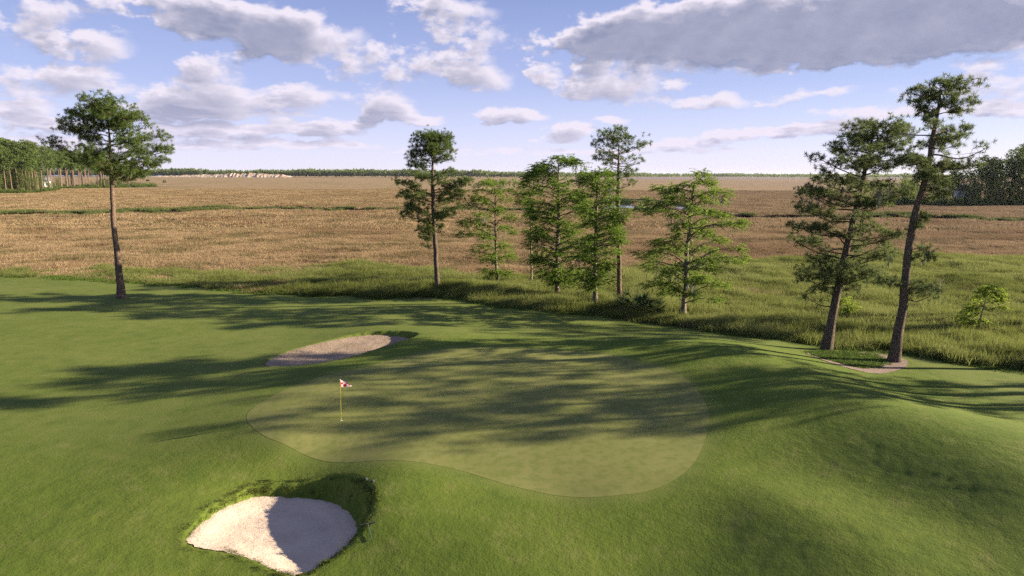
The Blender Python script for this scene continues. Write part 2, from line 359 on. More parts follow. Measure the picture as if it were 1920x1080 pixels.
# bunkers: sand outline, sand plane, grass wall width
def plane_fit(p3):
    A = np.c_[p3[:, 0], p3[:, 1], np.ones(len(p3))]; return np.linalg.lstsq(A, p3[:, 2], rcond=None)[0]
B2px = [(358, 1010, -1.05), (375, 988, -1.15), (412, 960, -1.3), (450, 943, -1.4), (485, 933, -1.5), (560, 935, -1.6), (612, 940, -1.65), (650, 960, -1.65), (666, 987, -1.6), (660, 1012, -1.55), (640, 1040, -1.45), (608, 1062, -1.35), (560, 1077, -1.25), (520, 1068, -1.2), (480, 1048, -1.15), (430, 1032, -1.1), (380, 1024, -1.05)]
B1px = [(500, 683, -.45), (513, 690, -.45), (570, 692, -.45), (640, 683, -.42), (700, 667, -.4), (755, 651, -.38), (771, 643, -.38), (766, 636, -.34), (740, 630, -.3), (690, 628, -.25), (640, 635, -.28), (570, 652, -.35), (520, 670, -.42)]
BUNK = []
for px_, ww, depth in ((B2px, .7, .16), (B1px, .7, .10)):
    p3 = np.array([G(*p) for p in px_]); lp = smooth_loop(p3[:, :2], 140); c = plane_fit(p3)
    t = np.arange(140); k = 1+.012*np.sin(t*1.9)+.008*np.sin(t*5.1+1); ctr = lp.mean(0); lp = ctr+(lp-ctr)*k[:, None]
    BUNK.append((lp, c, ww, depth))
def height(X, Y, carve=True, soft=False):
    X = np.asarray(X, float); Y = np.asarray(Y, float); z = tps(X, Y)
    t = sstep((Y-yedge(X))/3.5); z = z*(1-t)-2.9*t
    if carve:
        for lp, c, ww, depth in BUNK:
            mn, mx = lp.min(0)-3, lp.max(0)+3
            sel = (X > mn[0]) & (X < mx[0]) & (Y > mn[1]) & (Y < mx[1])
            if not sel.any(): continue
            s = sdist(X[sel], Y[sel], lp); F = c[0]*X[sel]+c[1]*Y[sel]+c[2]
            zz = z[sel]; up = np.maximum(zz-F, .05)
            wall = F-.07+(zz-F+.07)*sstep(np.clip(s/(ww*np.clip(up/.9, .35, 1.2)), 0, 1))**.8
            zz = np.where(s < 0, F-.07-.4*sstep(-s/.5), wall)
            z[sel] = zz
    return z
def hz(x, y): return float(height(np.array([x]), np.array([y]))[0])
GREEN = smooth_loop(np.array([G(px, py, z)[:2] for px, py, z in [(463, 778, -.12), (487, 812, -.1), (540, 832, -.12), (620, 848, -.12), (740, 862, -.15), (850, 880, -.2), (960, 912, -.28), (1060, 931, -.3), (1150, 929, -.15), (1230, 914, 0), (1290, 880, .1), (1320, 830, .22), (1329, 780, .32), (1314, 738, .4), (1280, 706, .45), (1220, 682, .5), (1130, 663, .5), (1000, 653, .45), (880, 653, .4), (790, 664, .3), (680, 690, .18), (590, 710, .1), (510, 742, 0)]]), 240)

xs = np.r_[np.linspace(-150, -32, 150), np.arange(-31.5, 31.6, .16), np.linspace(32.2, 110, 130)]
ys = np.r_[np.linspace(2, 15.6, 36), np.arange(16, 48, .16), np.arange(48.1, 88, .3), np.linspace(88.5, 125, 60)]
X, Y = np.meshgrid(xs, ys); Z = height(X, Y)
gd = np.full(X.shape, 9.); _s = (X > -24) & (X < 24) & (Y > 18) & (Y < 62); gd[_s] = np.minimum(sdist(X[_s], Y[_s], GREEN[::2]), 9)
# mown fairway to the left and behind, longer rough round the green and on the mounds
fair = sstep((-X-9+3*fbm(X*.1, Y*.1, 3, 5))/9)*sstep((Y-27)/9); fair = np.maximum(fair, sstep((Y-50)/6)*sstep((30-X)/12)); fair = np.maximum(fair, sstep((X-27)/4)*sstep((Y-33)/4))
ROUGH = np.clip(1-.85*fair, 0, 1)*sstep((gd+.1)/1.3)
SOIL = sstep(1.1-np.abs(Y-yedge(X)-.5)/1.3)
for px_, py_ in ((228, 557), (820, 556)):
    b_ = G(px_, py_, -.85); SOIL = np.maximum(SOIL, sstep(1.25-np.hypot(X-b_[0], Y-b_[1])/.9))
amp = ROUGH*np.clip(.25+.75*sstep(gd/5), 0, 1)
Z += amp*(.03*fbm(X*1.9, Y*1.9, 3, 3)+.03*fbm(X*5, Y*5, 2, 9)) + .012*sstep(gd/1)*fbm(X*.6, Y*.6, 3, 21)
def gridmesh(name, X, Y, Z, mat, attrs=None):
    n, m_ = X.shape; i = np.arange(n*m_).reshape(n, m_)
    F = np.stack([i[:-1, :-1], i[:-1, 1:], i[1:, 1:], i[1:, :-1]], -1).reshape(-1, 4)
    return mesh(name, np.stack([X, Y, Z], -1).reshape(-1, 3), F, mat, True, attrs)
tag(obj('golf_course_ground', gridmesh('golf_course_ground', X, Y, Z, M['turf'], {'rough': ROUGH.ravel(), 'soil': SOIL.ravel()})), 'rolling mown grass of the golf hole with mounds on the right', kind='structure')
def patch(name, loop, zf, mat, rings=40, grow=0.):
    c = loop.mean(0); V = [np.r_[c, zf(c[None, 0], c[None, 1])[0]]]; n = len(loop); F4 = []
    ks = np.linspace(0, 1+grow, rings+1)[1:]
    for k in ks:
        p = c+(loop-c)*k; V += list(np.c_[p, zf(p[:, 0], p[:, 1])])
    a = np.arange(n); b = (a+1) % n
    F3 = np.stack([np.zeros(n, int), 1+a, 1+b], 1)
    F4 = np.concatenate([np.stack([1+r*n+a, 1+(r+1)*n+a, 1+(r+1)*n+b, 1+r*n+b], 1) for r in range(rings-1)])
    return mesh(name, np.array(V), [F3, F4], mat, True)
tag(obj('putting_green', patch('putting_green', GREEN, lambda x, y: height(x, y, False)+.006, M['green'], 90)), 'smooth pale putting green with the flag in it', kind='structure')
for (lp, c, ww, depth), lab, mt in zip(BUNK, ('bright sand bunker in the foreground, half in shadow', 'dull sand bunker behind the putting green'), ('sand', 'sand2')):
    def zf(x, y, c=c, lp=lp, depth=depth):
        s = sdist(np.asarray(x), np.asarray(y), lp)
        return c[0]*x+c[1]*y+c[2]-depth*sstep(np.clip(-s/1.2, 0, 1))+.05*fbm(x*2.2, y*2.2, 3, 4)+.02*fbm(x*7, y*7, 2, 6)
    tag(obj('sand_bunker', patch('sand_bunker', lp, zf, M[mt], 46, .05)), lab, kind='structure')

# ---------------------------------------------------------------- plant building blocks
def tube(path, rad, seg=8, cap=True, wob=0., seed=0):
    P = np.asarray(path, float); n = len(P); rad = np.asarray(rad, float)
    T = np.gradient(P, axis=0); T /= np.linalg.norm(T, axis=1)[:, None]+1e-9
    ref = np.array([1., 0, 0]) if abs(T[0, 0]) < .8 else np.array([0, 1., 0])
    A = np.cross(T, ref); A /= np.linalg.norm(A, axis=1)[:, None]+1e-9; B = np.cross(T, A)
    th = np.arange(seg)*2*np.pi/seg
    rr = rad[:, None]*np.ones(seg)
    if wob: rr = rr*(1+wob*np.random.default_rng(seed).normal(size=(n, seg)))
    V = P[:, None]+rr[..., None]*(np.cos(th)[None, :, None]*A[:, None]+np.sin(th)[None, :, None]*B[:, None])
    i = np.arange(n*seg).reshape(n, seg); j = np.roll(i, -1, 1)
    F = np.stack([i[:-1], j[:-1], j[1:], i[1:]], -1).reshape(-1, 4)
    return V.reshape(-1, 3), F
def curve(ctrl, n):
    C = np.asarray(ctrl, float); k = len(C)
    if k == 2: return C[0]+(C[1]-C[0])*np.linspace(0, 1, n)[:, None]
    E = np.vstack([2*C[0]-C[1], C, 2*C[-1]-C[-2]]); out = []
    for t in np.linspace(0, k-1-1e-6, n):
        i = int(t); f = t-i; a, b, c, d = E[i:i+4]
        out.append(.5*((2*b)+(c-a)*f+(2*a-5*b+4*c-d)*f*f+(3*b-a-3*c+d)*f**3))
    return np.array(out)
class Acc:
    def __init__(s): s.V = []; s.F = {}; s.n = 0; s.A = []
    def add(s, V, F, var=0.):
        F = np.asarray(F); s.F.setdefault(F.shape[1], []).append(F+s.n); s.V.append(V); s.n += len(V)
        s.A.append(np.broadcast_to(var, (len(V),)).astype(np.float32))
    def mesh(s, name, mat, smooth=False, attr='var'):
        return mesh(name, np.concatenate(s.V), [np.concatenate(f) for f in s.F.values()], mat, smooth, {attr: np.concatenate(s.A)})
def unit(v): return v/(np.linalg.norm(v, axis=-1, keepdims=True)+1e-9)
def blades(C, D, L, W, r, acc):    # one thin triangle per centre, direction, length, width
    n = len(C); D = unit(D); q = unit(np.cross(D, r.normal(size=(n, 3))))*np.reshape(W, (-1, 1))*.5
    V = np.stack([C-q, C+q, C+D*np.reshape(L, (-1, 1))], 1)
    var = np.repeat(np.clip(r.random(n)*.7+.3*(D[:, 2]*.5+.5), 0, 1), 3)
    acc.add(V.reshape(-1, 3), np.arange(3*n).reshape(n, 3), var)
def tufts(C, k, L, W, r, acc, up=.45):
    n = len(C); D = r.normal(size=(n, k, 3)); D[..., 2] += up; D = unit(D).reshape(-1, 3)
    CC = np.repeat(C, k, 0)+D*.04
    blades(CC, D, L*r.uniform(.65, 1.15, n*k), W*r.uniform(.7, 1.2, n*k), r, acc)
def sprays(A, T, lt, r, acc, m_=16, L=.17, W=.075, droop=.25):   # feathery cypress twigs
    n = len(A); T = unit(T); s = np.tile(np.linspace(.1, 1, m_), (n, 1)); lt = np.reshape(lt, (-1, 1))
    C = A[:, None]+T[:, None]*(s*lt)[..., None]; C[..., 2] -= droop*(s**2)*lt
    side = unit(np.cross(T, np.tile([0, 0, 1.], (n, 1))))
    sg = np.where(np.arange(m_) % 2, 1., -1.)[None, :, None]
    D = side[:, None]*sg+T[:, None]*.7+r.normal(size=(n, m_, 3))*.35; D[..., 2] -= .12
    sz = (1.15-.6*s).reshape(-1)
    blades((C+r.normal(size=C.shape)*.025).reshape(-1, 3), D.reshape(-1, 3), L*sz*r.uniform(.7, 1.25, n*m_), W*r.uniform(.7, 1.3, n*m_), r, acc)

def plant_tree(name, label, base, trunk, tr, pads, kind='pine', mat='needle', bark='bark', dens=1., seed=0, group=None, moss=0, rise=.28, detail=1., cat=None, seg=10):
    """trunk: (n,3) local points, pads: (n,6) local ellipsoids cx cy cz rx ry rz that hold the foliage"""
    r = np.random.default_rng(seed+100)
    root = bpy.data.objects.new(name, None); COL.objects.link(root); root.location = [float(q) for q in base]; root.empty_display_size = .3
    tag(root, label, cat or 'tree', group)
    tp = curve(trunk, 26); rt = np.interp(np.linspace(0, 1, 26), np.linspace(0, 1, len(tr)), tr)
    rt *= .88; rt[:3] *= (1.5, 1.18, 1.05); tp = tp+np.c_[r.normal(size=(26, 2))*rt[:, None]*.10, np.zeros(26)]
    tp[0, 2] = -.25
    V, F = tube(tp, rt, seg, wob=.05, seed=seed); obj('trunk', mesh('trunk', V, F, M[bark], True), root)
    crown = Acc(); twig = Acc(); top = tp[-1, 2]
    for (cx, cy, cz, rx, ry, rz) in pads:
        c = np.array([cx, cy, cz]); hd0 = math.hypot(cx-np.interp(cz, tp[:, 2], tp[:, 0]), cy-np.interp(cz, tp[:, 2], tp[:, 1]))
        za = min(cz-rise*hd0*r.uniform(.6, 1.3), top-.15); za = max(za, .12*top)
        a = np.array([np.interp(za, tp[:, 2], tp[:, 0]), np.interp(za, tp[:, 2], tp[:, 1]), za]); ra = np.interp(za, tp[:, 2], rt)
        ln = np.linalg.norm(c-a)
        if ln > .5:
            mid = a*.5+c*.5+r.normal(size=3)*ln*.07+np.array([0, 0, -.06*ln if kind == 'pine' else .07*ln])
            bp = curve([a, a*.72+mid*.28+r.normal(size=3)*ln*.02, mid, c], 9); br = np.linspace(min(ra*.55, .035+.014*ln), .018, 9)
            V, F = tube(bp, br, 5); obj('branch', mesh('branch', V, F, M[bark], True), root)
        else: bp = np.array([a, c])
        vol = rx*ry*rz
        if kind == 'pine':
            n = max(4, int(dens*74*vol**.62))
            u = unit(r.normal(size=(n, 3)))*(r.random((n, 1))**.45); u[:, 2] = np.where(u[:, 2] < -.35, -u[:, 2]*.6, u[:, 2])
            k = max(3, n//8); sc_ = c+u[:k]*np.array([rx, ry, rz])*1.08
            C = sc_[r.integers(0, k, n)]+r.normal(size=(n, 3))*np.array([.27, .27, .17])
            if ln > 1.2:      # some needles sit along the outer half of the limb
                k = n//3; w_ = bp[r.integers(4, 9, k)]; C[:k] = w_+r.normal(size=(k, 3))*np.array([.28, .28, .2])+(0, 0, .12)
            tufts(C, int(24*detail), .29, .040/detail**.5, r, crown)
        else:
            n = max(4, int(dens*58*vol**.55)); o = c-a; o[2] = 0; o = unit(o)
            u = unit(r.normal(size=(n, 3)))*(r.random((n, 1))**.5)*np.array([rx, ry, rz]); A = c+u*.8; k = n//4; A[:k] = bp[r.integers(len(bp)//3, len(bp), k)]
            T = u*np.array([1, 1, .4])/max(rx, ry)+o*.55+r.normal(size=(n, 3))*.25; T[:, 2] *= .6; T[:, 2] += .05
            sprays(A, T, r.uniform(.5, 1.0, n)*min(1.1, .5+.35*rx), r, crown, int(15*detail), .20/detail**.5, .080/detail**.5)
            C = A
        for q in C[::5 if kind == 'pine' else 9]:
            k = bp[min(len(bp)-1, int(r.integers(len(bp)//2, len(bp))))]
            d = np.linalg.norm(q-k)
            if d > .12:
                V, F = tube(curve([k, k*.5+q*.5+r.normal(size=3)*d*.08, q], 3), [.016, .011, .006], 3); twig.add(V, F)
    if twig.n: tag(obj('twigs', twig.mesh('twigs', M[bark]), root), kind='stuff')
    tag(obj('crown', crown.mesh('crown', M[mat]), root), kind='stuff')
    if moss:
        ma = Acc()
        for i in r.choice(len(pads), moss):
            cx, cy, cz, rx, ry, rz = pads[i]
            for _ in range(5):
                p = np.array([cx+r.normal()*rx*.5, cy+r.normal()*ry*.5, cz-rz*.4]); ln = r.uniform(.4, 1.3)
                k = 26; C = p+np.c_[r.normal(size=(k, 2))*.07, -r.random(k)*ln]; D = np.c_[r.normal(size=(k, 2))*.25, -np.ones(k)]
                blades(C, D, np.full(k, .3), np.full(k, .045), r, ma)
        tag(obj('spanish_moss', ma.mesh('spanish_moss', M['moss']), root), kind='stuff')
    return root

FEET = []
def px_tree(name, label, zoom, trunk, tr, pads, basez=None, fill=.5, **kw):
    """trunk and pads read off the picture; the tree gets its own depth from where its foot meets the ground"""
    ox, oy, sc = zoom
    T = [(ox+x/sc, oy+y/sc) for x, y in trunk]
    b = G(*T[0], -.9)
    for _ in range(4): b = G(*T[0], max(hz(b[0], b[1]), -1.35) if basez is None else basez)
    FEET.append(b.copy()); Yd = b[1]; k = np.linalg.norm(b-CAM)/FPX/sc
    tl = np.array([PY(x, y, Yd)-b for x, y in T]); tl[0] = 0
    r = np.random.default_rng(kw.get('seed', 0)+55)
    tl[1:-1, 1] += r.normal(size=len(tl)-2)*.15
    lean = r.normal()*.35; tl[:, 1] += np.linspace(0, 1, len(tl))**1.5*lean
    rel = []
    for (x, y, rx, ry) in pads:
        p = PY(ox+x/sc, oy+y/sc, Yd)-b; tx = np.interp(p[2], tl[:, 2], tl[:, 0]); rel.append((p[0]-tx, p[2], rx*k, ry*k, p[0], np.interp(p[2], tl[:, 2], tl[:, 1])))
    rel = np.array(rel); out = []
    for (dx, z, rx, rz, x, ty) in rel:
        near = np.abs(rel[:, 1]-z) < 1.6; Rz = max(np.abs(rel[near, 0]).max(), rx)
        room = math.sqrt(max(Rz**2-dx**2, 0))
        dy = r.uniform(-.75, .75)*room
        rx *= 1.0; rz *= 1.5 if kw.get('kind', 'pine') == 'pine' else 1.4; out.append((x, ty+dy, z, rx, max(rx*.9, .3), rz))
        if room > 1.0 and r.random() < fill:
            dy2 = -math.copysign(r.uniform(.45, .95)*room, dy); out.append((x+r.normal()*.25, ty+dy2, z+r.normal()*.25, rx*.9, rx*.9, rz))
    return plant_tree(name, label, b, tl, tr, np.array(out), **kw)
def hull_pads(rows, n, rx, ry, seed, flat=1.):
    r = np.random.default_rng(seed); ya = [q[0] for q in rows]; out = []
    for i in range(n):
        y = ya[0]+(ya[-1]-ya[0])*(i+r.random())/n
        l = np.interp(y, ya, [q[1] for q in rows]); h = np.interp(y, ya, [q[2] for q in rows])
        s = min(1, (h-l)/(2.2*rx)); t = r.beta(.6, .6); x = l+rx*s*.45+(h-l-.9*rx*s)*t
        out.append((x, y, rx*s*r.uniform(.75, 1.2), ry*r.uniform(.8, 1.2)))
    return out

Z1, Z2, Z3, Z4 = (0, 150, 2.4), (680, 200, 2.4), (1020, 200, 2.4), (1440, 130, 1.831)
px_tree('pine_tree', 'lone tall pine standing on the fairway, leftmost in the picture', Z1, [(548, 980), (520, 700), (503, 500), (490, 380), (487, 260), (478, 150)], (.42, .33, .25, .19, .13, .05),
    [(440, 110, 60, 32), (520, 115, 45, 32), (470, 160, 80, 30), (380, 130, 50, 32), (345, 175, 45, 32), (330, 230, 45, 26), (410, 215, 55, 24), (300, 240, 30, 22), (540, 165, 50, 30), (520, 215, 60, 26), (600, 180, 45, 30), (645, 195, 30, 26), (590, 240, 50, 20), (560, 270, 50, 18), (630, 265, 30, 16), (270, 285, 40, 20), (240, 305, 25, 14), (320, 300, 35, 14), (400, 265, 50, 16), (640, 310, 55, 20), (690, 320, 40, 25), (600, 330, 40, 16), (700, 360, 30, 20), (650, 385, 50, 20), (560, 330, 40, 18), (540, 385, 50, 22), (610, 420, 50, 18), (470, 375, 40, 22), (440, 400, 35, 18), (500, 345, 40, 18), (420, 330, 40, 14), (520, 400, 40, 16)], seed=1)
px_tree('pine_tree', 'pine with a round dense top and ragged lower branches, left of the cypresses', Z2, [(340, 850), (325, 600), (315, 400), (312, 270), (310, 180)], (.36, .30, .26, .15, .06),
    [(300, 140, 60, 25), (350, 150, 50, 28), (250, 160, 45, 28), (390, 185, 28, 25), (230, 200, 40, 28), (290, 190, 55, 30), (340, 195, 50, 30), (205, 240, 28, 20), (260, 230, 50, 20), (390, 235, 25, 12), (330, 240, 35, 14), (240, 265, 35, 12), (230, 300, 25, 12), (380, 295, 30, 10), (160, 345, 25, 20), (200, 350, 35, 18), (230, 370, 40, 18), (270, 320, 35, 14), (180, 400, 35, 22), (220, 410, 40, 18), (240, 460, 45, 26), (190, 490, 40, 20), (350, 330, 40, 16), (410, 350, 50, 22), (460, 350, 40, 22), (400, 390, 40, 18), (430, 400, 30, 22), (370, 430, 45, 16), (400, 480, 40, 22), (420, 450, 25, 18), (280, 400, 30, 14), (350, 500, 40, 18), (280, 520, 30, 18), (260, 560, 40, 16), (290, 595, 30, 16), (285, 630, 18, 14), (360, 540, 25, 14), (300, 560, 30, 14)], seed=2, fill=.35, bark='barkd', mat='needle')
px_tree('cypress_tree', 'slim pale cypress with open tiers, right of the round-topped pine', Z2, [(605, 805), (600, 650), (597, 500), (597, 400), (590, 345)], (.24, .18, .13, .08, .03),
    [(560, 340, 50, 16), (620, 340, 45, 14), (680, 340, 30, 14), (530, 375, 40, 16), (600, 375, 45, 14), (650, 380, 45, 16), (520, 420, 45, 18), (470, 440, 40, 14), (640, 410, 35, 14), (560, 430, 30, 14), (540, 480, 40, 16), (610, 460, 40, 14), (660, 500, 45, 18), (500, 510, 50, 16), (460, 530, 30, 18), (540, 530, 40, 14), (450, 570, 30, 18), (500, 575, 40, 14), (640, 540, 40, 16), (670, 570, 30, 18), (560, 580, 40, 18), (550, 630, 50, 18), (510, 650, 35, 22), (640, 620, 45, 20), (660, 670, 35, 16), (560, 690, 45, 20), (560, 740, 40, 20), (620, 740, 45, 16), (650, 750, 30, 14), (570, 770, 35, 14), (600, 700, 40, 16), (590, 660, 40, 14)], seed=3, kind='cyp', mat='cyp', bark='bark2', dens=1.2, fill=.3, basez=-1.5, moss=3)
px_tree('cypress_tree', 'thin bare-stemmed young cypress with a small high crown', Z2, [(760, 805), (757, 600), (755, 480), (752, 390)], (.15, .12, .10, .04),
    [(720, 390, 40, 22), (740, 430, 40, 18), (710, 430, 30, 18), (760, 460, 30, 14), (730, 350, 30, 18), (770, 380, 40, 22), (740, 560, 20, 16), (745, 480, 25, 10)], seed=4, kind='cyp', mat='cyp2', bark='bark2', basez=-1.5)
px_tree('cypress_tree', 'tall dense leafy cypress in the middle of the group', Z2, [(875, 860), (875, 700), (880, 500), (880, 350), (880, 240)], (.36, .27, .2, .12, .04),
    hull_pads([(232, 830, 950), (262, 765, 995), (330, 715, 1010), (420, 720, 1020), (520, 755, 1025), (620, 740, 1020), (700, 765, 1000), (795, 805, 955)], 120, 42, 17, 5)+[(880, 235, 45, 14), (830, 255, 35, 14), (930, 245, 35, 14), (770, 290, 30, 14), (990, 300, 30, 14)], seed=5, kind='cyp', mat='cyp2', bark='bark2', basez=-1.3, fill=.35, moss=5, dens=.66)
px_tree('cypress_tree', 'dark cypress with a long branch crossing the tall pine stem', Z2, [(1045, 915), (1045, 700), (1050, 500), (1055, 400), (1060, 285)], (.32, .22, .16, .1, .03),
    hull_pads([(285, 1015, 1100), (330, 955, 1130), (420, 960, 1160), (500, 970, 1160), (560, 945, 1165), (640, 930, 1150), (740, 925, 1120), (815, 965, 1085)], 92, 40, 17, 6)+[(1120, 490, 35, 12), (1160, 480, 35, 16), (1190, 475, 30, 18), (1215, 480, 22, 14), (1170, 500, 40, 10), (1140, 590, 35, 14), (1175, 600, 25, 12)], seed=6, kind='cyp', mat='cyp2', bark='bark2', fill=.3, moss=5, dens=.7)
px_tree('pine_tree', 'tallest pine of the middle group, bare stem with a sparse airy crown', Z3, [(342, 885), (335, 650), (331, 450), (333, 300), (336, 170)], (.33, .27, .23, .17, .05),
    [(330, 105, 50, 18), (290, 125, 45, 20), (380, 115, 40, 18), (250, 140, 30, 14), (225, 170, 25, 18), (270, 170, 40, 18), (340, 150, 45, 18), (400, 150, 35, 16), (450, 150, 22, 18), (430, 180, 30, 12), (235, 230, 30, 18), (260, 215, 30, 14), (300, 215, 40, 16), (250, 260, 25, 16), (300, 250, 30, 14), (440, 245, 25, 13), (400, 240, 30, 11), (380, 280, 40, 11), (390, 310, 35, 13), (400, 345, 30, 13), (290, 300, 35, 16), (300, 330, 30, 14), (350, 230, 30, 14), (370, 200, 30, 11), (330, 300, 30, 10), (295, 360, 20, 12)], seed=7, fill=.12, dens=.62, mat='needle')
px_tree('cypress_tree', 'broad spreading pale cypress, rightmost of the middle group', Z3, [(620, 960), (640, 800), (650, 640), (660, 500), (672, 400), (685, 325)], (.30, .24, .2, .15, .1, .03),
    [(710, 325, 45, 14), (740, 345, 50, 16), (790, 385, 45, 18), (640, 350, 45, 14), (600, 370, 45, 16), (560, 390, 45, 16), (820, 430, 30, 12), (700, 400, 40, 18), (750, 430, 40, 14), (600, 420, 45, 14), (540, 440, 40, 14), (480, 440, 40, 20), (500, 480, 40, 14), (560, 480, 40, 12), (640, 450, 40, 14), (700, 470, 50, 14), (760, 480, 45, 14), (600, 520, 50, 16), (560, 530, 35, 14), (740, 530, 45, 14), (800, 530, 50, 18), (870, 530, 45, 22), (700, 560, 40, 16), (620, 590, 45, 18), (560, 610, 45, 18), (520, 620, 40, 16), (760, 590, 50, 16), (820, 610, 50, 18), (880, 640, 40, 18), (900, 680, 25, 18), (480, 660, 50, 18), (440, 670, 30, 14), (540, 670, 45, 18), (600, 660, 45, 18), (700, 650, 50, 18), (780, 660, 50, 20), (840, 690, 40, 18), (520, 720, 50, 20), (470, 720, 30, 16), (580, 740, 45, 20), (640, 740, 45, 18), (720, 720, 50, 20), (680, 780, 50, 20), (760, 790, 45, 16), (810, 810, 30, 16), (540, 790, 45, 20), (480, 800, 40, 16), (600, 830, 45, 18), (660, 840, 45, 18), (740, 850, 40, 16), (560, 860, 40, 14)], seed=8, kind='cyp', mat='cyp', bark='bark2', fill=.4, dens=1.35, moss=6)
px_tree('pine_tree', 'leaning pine with a full crown down to its lower stem, left of the right-hand pair', Z4, [(198, 962), (235, 770), (270, 620), (305, 470), (335, 370), (360, 280), (378, 195)], (.40, .33, .28, .23, .18, .12, .05),
    [(380, 185, 45, 16), (340, 210, 40, 20), (420, 200, 40, 20), (300, 230, 40, 18), (380, 235, 45, 20), (450, 220, 45, 20), (490, 215, 30, 18), (275, 265, 30, 16), (330, 270, 40, 18), (420, 270, 45, 18), (470, 265, 40, 20), (500, 300, 30, 18), (200, 310, 30, 14), (240, 320, 40, 18), (290, 320, 35, 16), (340, 330, 40, 16), (400, 320, 45, 18), (450, 330, 40, 16), (180, 375, 35, 16), (220, 390, 40, 16), (270, 390, 40, 16), (330, 400, 35, 16), (400, 400, 40, 22), (440, 430, 40, 22), (140, 420, 30, 18), (180, 430, 40, 18), (240, 440, 40, 16), (300, 450, 30, 16), (130, 475, 30, 18), (180, 490, 40, 18), (230, 500, 35, 16), (350, 470, 35, 16), (400, 470, 35, 16), (110, 545, 35, 16), (150, 560, 40, 18), (200, 550, 40, 16), (120, 600, 35, 14), (170, 610, 35, 14), (330, 560, 45, 16), (380, 570, 40, 14), (320, 620, 40, 12), (370, 630, 40, 12), (420, 620, 25, 14), (180, 660, 40, 14), (130, 690, 40, 16), (200, 700, 45, 16), (160, 730, 40, 16), (220, 650, 30, 14), (300, 690, 45, 18), (350, 710, 40, 16), (310, 750, 30, 16), (250, 710, 35, 16), (130, 780, 20, 14), (190, 760, 30, 12)], seed=9, fill=.45, mat='needle2', bark='barkd', moss=4, dens=.95)
px_tree('pine_tree', 'tall leaning pine with sparse ragged arms, rightmost of the right-hand pair', Z4, [(430, 1002), (455, 830), (480, 650), (510, 500), (540, 350), (565, 220), (585, 120), (592, 68)], (.40, .34, .30, .27, .22, .17, .11, .04),
    [(570, 60, 45, 14), (620, 65, 40, 16), (660, 80, 30, 16), (520, 85, 30, 18), (560, 95, 40, 18), (610, 105, 40, 14), (510, 130, 25, 18), (540, 150, 30, 18), (650, 120, 40, 14), (640, 150, 30, 14), (600, 140, 25, 12), (510, 190, 25, 18), (530, 175, 20, 12), (640, 230, 50, 12), (670, 220, 30, 12), (620, 260, 40, 12), (680, 260, 20, 10), (600, 240, 25, 10), (470, 320, 30, 18), (500, 350, 35, 20), (530, 320, 30, 16), (560, 330, 30, 14), (520, 370, 35, 18), (480, 365, 25, 14), (640, 340, 40, 14), (690, 340, 40, 14), (720, 325, 30, 12), (670, 320, 30, 12), (600, 350, 30, 12), (590, 400, 35, 18), (610, 440, 30, 14), (530, 640, 30, 18), (540, 610, 20, 12), (530, 540, 30, 16), (550, 510, 20, 12), (410, 735, 35, 10), (380, 725, 25, 10), (540, 760, 40, 16), (560, 775, 20, 10), (510, 745, 30, 14), (450, 740, 20, 10)], seed=10, fill=.2, mat='needle2', bark='barkd', moss=2, rise=.15)
px_tree('cypress_tree', 'small bright yellow-green young cypress in the reeds at far right', Z4, [(720, 920), (732, 850), (755, 745)], (.10, .07, .02),
    hull_pads([(738, 748, 768), (780, 712, 788), (830, 682, 797), (870, 663, 808), (905, 690, 790)], 30, 17, 7, 11), seed=11, kind='cyp', mat='cyp3', bark='bark2', basez=-1.5, dens=1.3, fill=.3, detail=1.5)
px_tree('cypress_sapling', 'little yellow-green sapling in the reeds behind the leaning pine', Z4, [(272, 870), (272, 820), (274, 785)], (.05, .04, .02),
    [(255, 800, 22, 9), (285, 805, 22, 9), (270, 790, 20, 8), (262, 820, 20, 9), (285, 822, 18, 8)], seed=12, kind='cyp', mat='cyp3', bark='bark2', basez=-1.5, dens=1.3, detail=1.3)

# ---------------------------------------------------------------- pines outside the frame whose shadows cross the green
def made_pads(r, H, lo, wide, n):
    out = []
    for i in range(n):
        z = H*(lo+(1-lo)*(i+.5)/n*.97); w_ = wide*math.sin(math.pi*min(.95, .22+.78*(1-(z/H-lo)/(1-lo))))**.7
        a = i*2.4+r.normal()*.4; d = w_*r.uniform(.25, 1)
        out.append((math.cos(a)*d, math.sin(a)*d, z, r.uniform(.7, 1.2), r.uniform(.7, 1.2), r.uniform(.3, .5)))
    return np.array(out)
OFF = [(44, 42.5, 19, 3.6, .52, ''), (52, 45.5, 21, 4.2, .5, ''), (49, 40.5, 18, 3.4, .55, ''), (60, 46.5, 22, 4.4, .5, ''), (66, 42.5, 21, 4.0, .5, ''), (43, 48.5, 20, 3.2, .6, ''), (73, 47, 22, 4.2, .5, ''), (57, 42, 20, 3.8, .5, ''), (55, 61, 20, 4, .62, ''), (60, 65, 21, 4.2, .62, ''), (53, 66, 20, 3.8, .64, ''), (66, 62.5, 22, 4.2, .62, '')]
for i, (x, y, H, wd, lo, _) in enumerate(OFF):
    r = np.random.default_rng(300+i); lean = r.normal(size=2)*.6
    plant_tree('pine_tree', 'tall pine out of frame to the right whose shadow falls across the green', (x, y, hz(x, y)), np.array([(0, 0, 0), (lean[0]*.4, lean[1]*.4, H*.5), (lean[0], lean[1], H)]), (.36, .25, .05), made_pads(r, H, lo, wd, 23), seed=40+i, group='pines right of the frame', dens=.7, bark='barkd', mat='needle2', detail=.7, seg=8)

